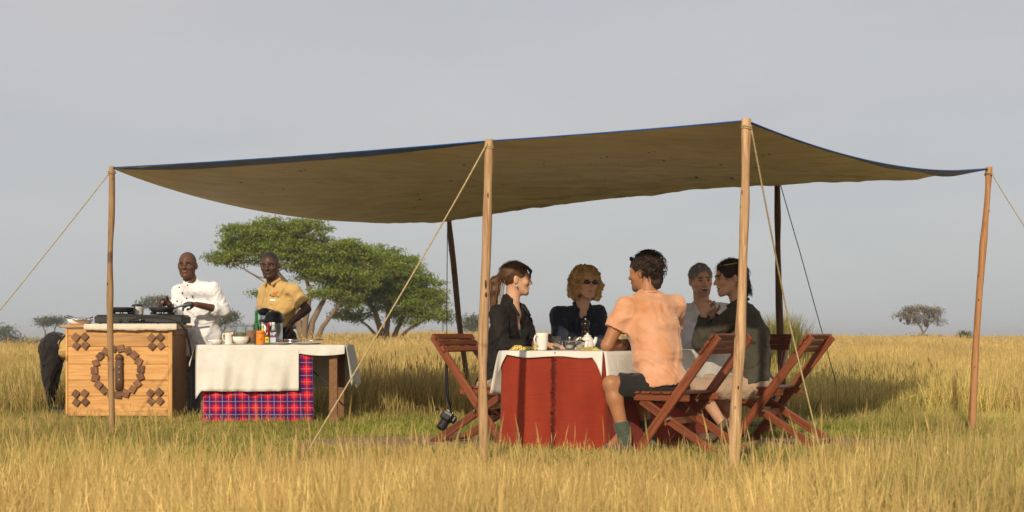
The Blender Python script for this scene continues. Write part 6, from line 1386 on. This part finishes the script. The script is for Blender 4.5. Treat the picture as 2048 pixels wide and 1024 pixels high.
def chef():
    d = 13.86; hc = W(374.5, 531, d); Rh = frame((-.03, -1, .0), (.01, 0, 1)); s = 1.12; nb = W(382, 562, d + .04); shc = W(392, 577, d + .06); chest = W(398, 622, d + .08); pel = W(404, 672, d + .12)
    root = thing('person', 'chef in white double-breasted jacket holding a frying pan', 'person', pel * A(1, 1, 0), 'kitchen staff')
    ft = A(-.38, -.92, 0); Rc = frame(ft, nrm(shc - pel)); rs = shc + Rc @ A(.20, 0, -.03); ls = shc + Rc @ A(-.20, 0, -.03)
    re, rw = W(349, 632, d - .04), W(338, 607, d - .26); le, lw = W(446, 621, d - .03), W(393, 609, d - .28)
    F = Field(); head_field(F, hc, Rh, s, 1.2, 1.0); neck_field(F, hc, Rh, s, nb - A(0, 0, .02), .056); F.ell(chest, A(.14, .09, .14), Rc, .05); F.ell(shc - A(0, 0, .03), A(.16, .07, .06), Rc, .04); F.ell(pel, A(.13, .09, .1), Rc, .06); F.cone(chest, pel, .09, None, .05)
    limb(F, [rs, re, rw], [.046, .040, .028]); limb(F, [ls, le, le + (lw - le) * .3, lw], [.046, .042, .040, .028]); hand_field(F, lw, A(-.9, -.2, .05), A(0, -.5, -.9), -1, 1.0, 1.05); hand_field(F, rw, A(-.5, -.5, .15), A(.6, .2, -.3), 1, 1.0, 1.05)
    b, V = smesh('body', F, .0062, M['skin_dark'], root); paint(b, V, DK, face_marks(DK, (.015, .01, .008), (.13, .045, .035), blush=False) + SCALP, hc, Rh, s); eyes(root, hc, Rh, s)
    def g(x, y, z): return hc + Rh @ (A(x, y, z) * s)
    F = Field(); torso_field(F, pel, chest, shc, ft, ft, 1.12, 1.10, .022, 0, 1.06); F.cone(nb - A(0, 0, .03), rs, .05, .062, .05); F.cone(nb - A(0, 0, .03), ls, .05, .062, .05)
    F.cone(pel, pel - A(0, 0, .19), .165, .185, .06); sleeve(F, rs, re, rw, .068, .060, .046, .72); sleeve(F, ls, le, lw, .070, .066, .054, .42)
    F.cone(nb - A(0, 0, .02), nb + A(0, 0, .018), .066, .064, .012, cap=True); F.cone(nb + A(0, 0, -.02), hc, .058, .07, .008, 's'); F.plane(A(0, 0, .60), (0, 0, -1)); j, V = smesh('chef_jacket', F, .0085, M['jacket_white'], root, folds(6, .015, 73, (1, 1, .6)))
    # buttons sit on the cloth: nearest jacket point on the side facing us
    def onto(px, py):
        P = W(px, py, d); dd = nrm(P - A(0, 0, CAM_H)); q = V - A(0, 0, CAM_H); t = q @ dd; e = np.linalg.norm(q - t[:, None] * dd, axis=1); m = e < .012; return (V[m][np.argmin(t[m])] if m.any() else P) - dd * .003
    for (a, b_) in ((357, 573), (374, 569), (354, 600), (371, 597), (363, 586), (374, 616), (352, 625)): MB().ball(onto(a, b_), A(.0085, .006, .0085), 10, 6).build('button', M['black_plastic'], j, True)
    p = onto(384.5, 594); MB().tube([p + A(0, 0, -.025), p + A(0, 0, .025)], .005, 6).build('pen', M['black_plastic'], j)
    standing_trousers(root, pel - A(0, 0, .04), frame(ft), M['trouser_grey'], seed=75)
    t = thing('shaker', 'small steel shaker in the right hand of the chef', 'shaker', rw + A(-.06, -.06, .0)); c = rw + A(-.055, -.075, -.01); MB().tube([c + A(.01, 0, .045), c + A(-.015, 0, -.03)], .018, 10).build('body', M['steel'], t, True)
chef()

def guide():
    d = 13.9; hc = W(539.5, 531, d - .02); Rh = frame((-.10, -1, -.10), (-.03, 0, 1)); s = 1.13; nb = W(548, 562, d + .03); shc = W(558, 577, d + .06); chest = W(558, 615, d + .06); pel = W(562, 668, d + .08)
    root = thing('person', 'standing man in tan short-sleeved shirt with hand on hip', 'person', pel * A(1, 1, 0), 'kitchen staff')
    ft = A(-.50, -.86, 0); Rc = frame(ft, nrm(shc - pel)); rs = shc + Rc @ A(.175, 0, -.03); ls = shc + Rc @ A(-.185, 0, -.03)
    re, rw = rs + A(-.02, .05, -.26), rs + A(.02, -.02, -.48); le, lw = W(614, 618, d - .04), W(583, 645, d - .06)
    F = Field(); head_field(F, hc, Rh, s, 1.2, .95); neck_field(F, hc, Rh, s, nb - A(0, 0, .02), .055); F.ell(chest, A(.13, .085, .14), Rc, .05); F.ell(shc - A(0, 0, .03), A(.15, .07, .06), Rc, .04); F.ell(pel, A(.13, .09, .1), Rc, .06); F.cone(chest, pel, .09, None, .05)
    limb(F, [rs, re, rw], [.044, .036, .026]); hand_field(F, rw, A(0, -.1, -1), A(.5, .2, 0), 1, .5); limb(F, [ls, le, le + (lw - le) * .3, lw], [.048, .040, .038, .028]); hand_field(F, lw, A(-.05, .1, -1), A(-.95, .2, .0), -1, .35, 1.05)
    b, V = smesh('body', F, .0062, M['skin_dark'], root); dk = (.10, .045, .029); paint(b, V, dk, face_marks(dk, (.012, .009, .008), (.10, .035, .03), (.05, .024, .016), blush=False) + SCALP + [((0, -.03, .085), (.095, .10, .055), (.010, .008, .007), .95)], hc, Rh, s); eyes(root, hc, Rh, s)
    def g(x, y, z): return hc + Rh @ (A(x, y, z) * s)
    F = Field(); torso_field(F, pel, chest, shc, ft, ft, 1.02, 1.05, .02, 0, .92); F.cone(nb - A(0, 0, .03), rs, .05, .06, .05); F.cone(nb - A(0, 0, .03), ls, .05, .06, .05)
    for a, b_ in ((rs, re), (ls, le)): F.cone(a, a + (b_ - a) * .72, .068, .082, .04, cap=True)
    F.cone(nb + Rc @ A(0, .07, .03), chest + Rc @ A(0, .16, .09), .036, .01, .01, 's'); F.cone(nb - A(0, 0, .02), hc, .058, .07, .008, 's'); F.plane(pel + A(0, 0, .065), (0, 0, -1)); j, V = smesh('shirt', F, .0085, M['shirt_tan'], root, folds(7, .013, 83, (1, 1, .6)))
    F = Field()
    for q in (-1, 1): F.chain([nb + Rc @ A(q * .012, -.07, .022), nb + Rc @ A(q * .068, -.005, .014), nb + Rc @ A(q * .052, .085, -.035)], [.013, .015, .017], .01)
    smesh('collar', F, .0065, M['shirt_tan'], j)
    def onto(px, py, off=.003):
        P = W(px, py, d); dd = nrm(P - A(0, 0, CAM_H)); q = V - A(0, 0, CAM_H); t = q @ dd; e = np.linalg.norm(q - t[:, None] * dd, axis=1); m = e < .014; return (V[m][np.argmin(t[m])] if m.any() else P) - dd * off
    def patch(name, corners, mt, off=.004, thick=.003):
        a = np.array([onto(x, y, off) for x, y in corners]); n = len(a); c = a.mean(0); v = np.vstack([a, a + A(0, .008, 0)]); f = [tuple(range(n))[::-1], tuple(range(n, 2 * n))] + [(i, (i+1) % n, n + (i+1) % n, n + i) for i in range(n)]
        return mesh_obj(name, v, f, mt, j)
    patch('pocket_flap', [(535, 601), (555, 599), (557, 603), (549, 610), (543, 610), (537, 606)], M['shirt_tan'], .006); patch('pocket_flap', [(519, 597), (523, 597), (523, 605), (520, 607)], M['shirt_tan'], .006)
    patch('name_badge', [(538, 596), (549, 596.5), (549, 601.5), (538, 601)], M['label_white'], .012)
    # embroidered orange animal over a line of stitched lettering
    a = [(541, 586.5), (542, 583.5), (545, 582), (549, 582.2), (552, 583), (553.5, 585), (552.5, 588), (551, 588), (550.5, 586.5), (547.5, 586.8), (546.8, 588.6), (545.2, 588.6), (544.6, 586.6), (543, 586)]
    patch('emblem', a, M['orange_thread'], .006)
    for k in range(9): patch('stitched_letter', [(537 + k * 2.3, 590.2 + k * .3), (538.6 + k * 2.3, 590.3 + k * .3), (538.5 + k * 2.3, 592 + k * .3), (537.1 + k * 2.3, 591.9 + k * .3)], M['thread'], .006)
    for y in (590, 606, 622): MB().ball(onto(529, y), A(.006, .005, .006), 8, 6).build('button', M['shirt_tan'], j)
    Rp = frame(ft); standing_trousers(root, pel - A(0, 0, .02), Rp, M['trouser_brown'], seed=85)
    q = np.linspace(0, 2 * PI, 33); MB().tube(np.array([pel + A(0, 0, .062) + Rp @ A(.155 * math.cos(t), .118 * math.sin(t), 0) for t in q]), .014, 6).build('belt', M['black_plastic'], root, True)
guide()

def bent():
    d = 14.12; pel = W(112, 690, d); chest = W(172, 706, d + .02); hd = W(212, 742, d)
    root = thing('person', 'bent-over person in black trousers half hidden behind the pine box', 'person', pel * A(1, 1, 0), 'kitchen staff')
    ax = nrm(chest - pel); Rb = frame(A(.30, 0, -.95), ax); Rc = np.stack([A(0, 1, 0), np.cross(ax, A(0, 1, 0)), ax], 1); Rh = frame(A(.6, -.1, -.8), A(.7, 0, .5)); s = 1.05
    sh1, sh2 = chest + ax * .1 + A(0, -.16, 0), chest + ax * .1 + A(0, .16, 0)
    F = Field(); head_field(F, hd, Rh, s); F.cone(hd - ax * .04, chest + ax * .12, .055, .06, .02); F.ell(chest, A(.13, .085, .13), Rc, .05); F.ell(pel, A(.12, .09, .1), Rc, .06); F.cone(chest, pel, .085, None, .05)
    for q, sh in ((-1, sh1), (1, sh2)): e = sh + A(.06, 0, -.25); w = e + A(.08, q * -.03, -.22); limb(F, [sh, e, w], [.044, .036, .026]); hand_field(F, w, A(.3, 0, -.9), A(-.9, 0, -.3), q, .6)
    b, V = smesh('body', F, .0085, M['skin_dark'], root); paint(b, V, DK, [], hd, Rh, s)
    F = Field(); F.ell(chest, A(.165, .115, .15), Rc, .05); F.ell((chest + pel) / 2, A(.155, .11, .16), Rc, .05); F.ell(pel + ax * .07, A(.155, .115, .10), Rc, .05)
    for sh in (sh1, sh2): F.cone(sh, sh + A(.04, 0, -.17), .07, .078, .04, cap=True)
    smesh('shirt', F, .009, M['shirt_tan'], root, folds(7, .013, 93))
    F = Field(); F.ell(pel - ax * .005, A(.155, .125, .12), Rc, .05); F.ell(pel + A(-.035, 0, .01), A(.085, .14, .10), None, .05)
    for q, kx, fx in ((-1, .0, .03), (1, -.03, -.06)): F.chain([pel + A(-.035, q * .085, -.03), pel * A(1, 1, 0) + A(kx - .02, q * .09, .42), pel * A(1, 1, 0) + A(fx, q * .10, .08)], [.105, .082, .066], .03)
    F.plane(pel + ax * .085, ax); smesh('trousers', F, .0085, M['trouser_black'], root, folds(7, .016, 95, (1, 1, .55)))
    q = np.linspace(0, 2 * PI, 33); MB().tube(np.array([pel + ax * .075 + Rc @ A(.160 * math.cos(t), .122 * math.sin(t), 0) for t in q]), .012, 6).build('belt', M['black_plastic'], root, True)
    for q, fx in ((-1, .03), (1, -.06)):
        g0 = pel * A(1, 1, 0) + A(fx, q * .10, 0); F = Field(); F.cone(g0 + A(-.03, 0, .045), g0 + A(.14, 0, .035), .045, .04, .02); smesh('shoe', F, .011, M['rubber'], root)
bent()
# ------------------------------------------------------------------ hazy air over the plain
mb = MB().box((0, 1500, 5.2), (9000, 6200, 14.0))
hz_o = mb.build('haze', None, None); hz_o['kind'] = 'stuff'; hz_o['label'] = 'pale dry haze over the savanna'
hm = bpy.data.materials.new('haze'); hm.use_nodes = True; hn = hm.node_tree.nodes; hn.clear(); ho = hn.new('ShaderNodeOutputMaterial'); hv = hn.new('ShaderNodeVolumePrincipled')
hv.inputs['Color'].default_value = (.86, .90, .95, 1); hv.inputs['Density'].default_value = .0007; hv.inputs['Anisotropy'].default_value = .1
hm.node_tree.links.new(hv.outputs[0], ho.inputs['Volume']); hz_o.data.materials.append(hm)
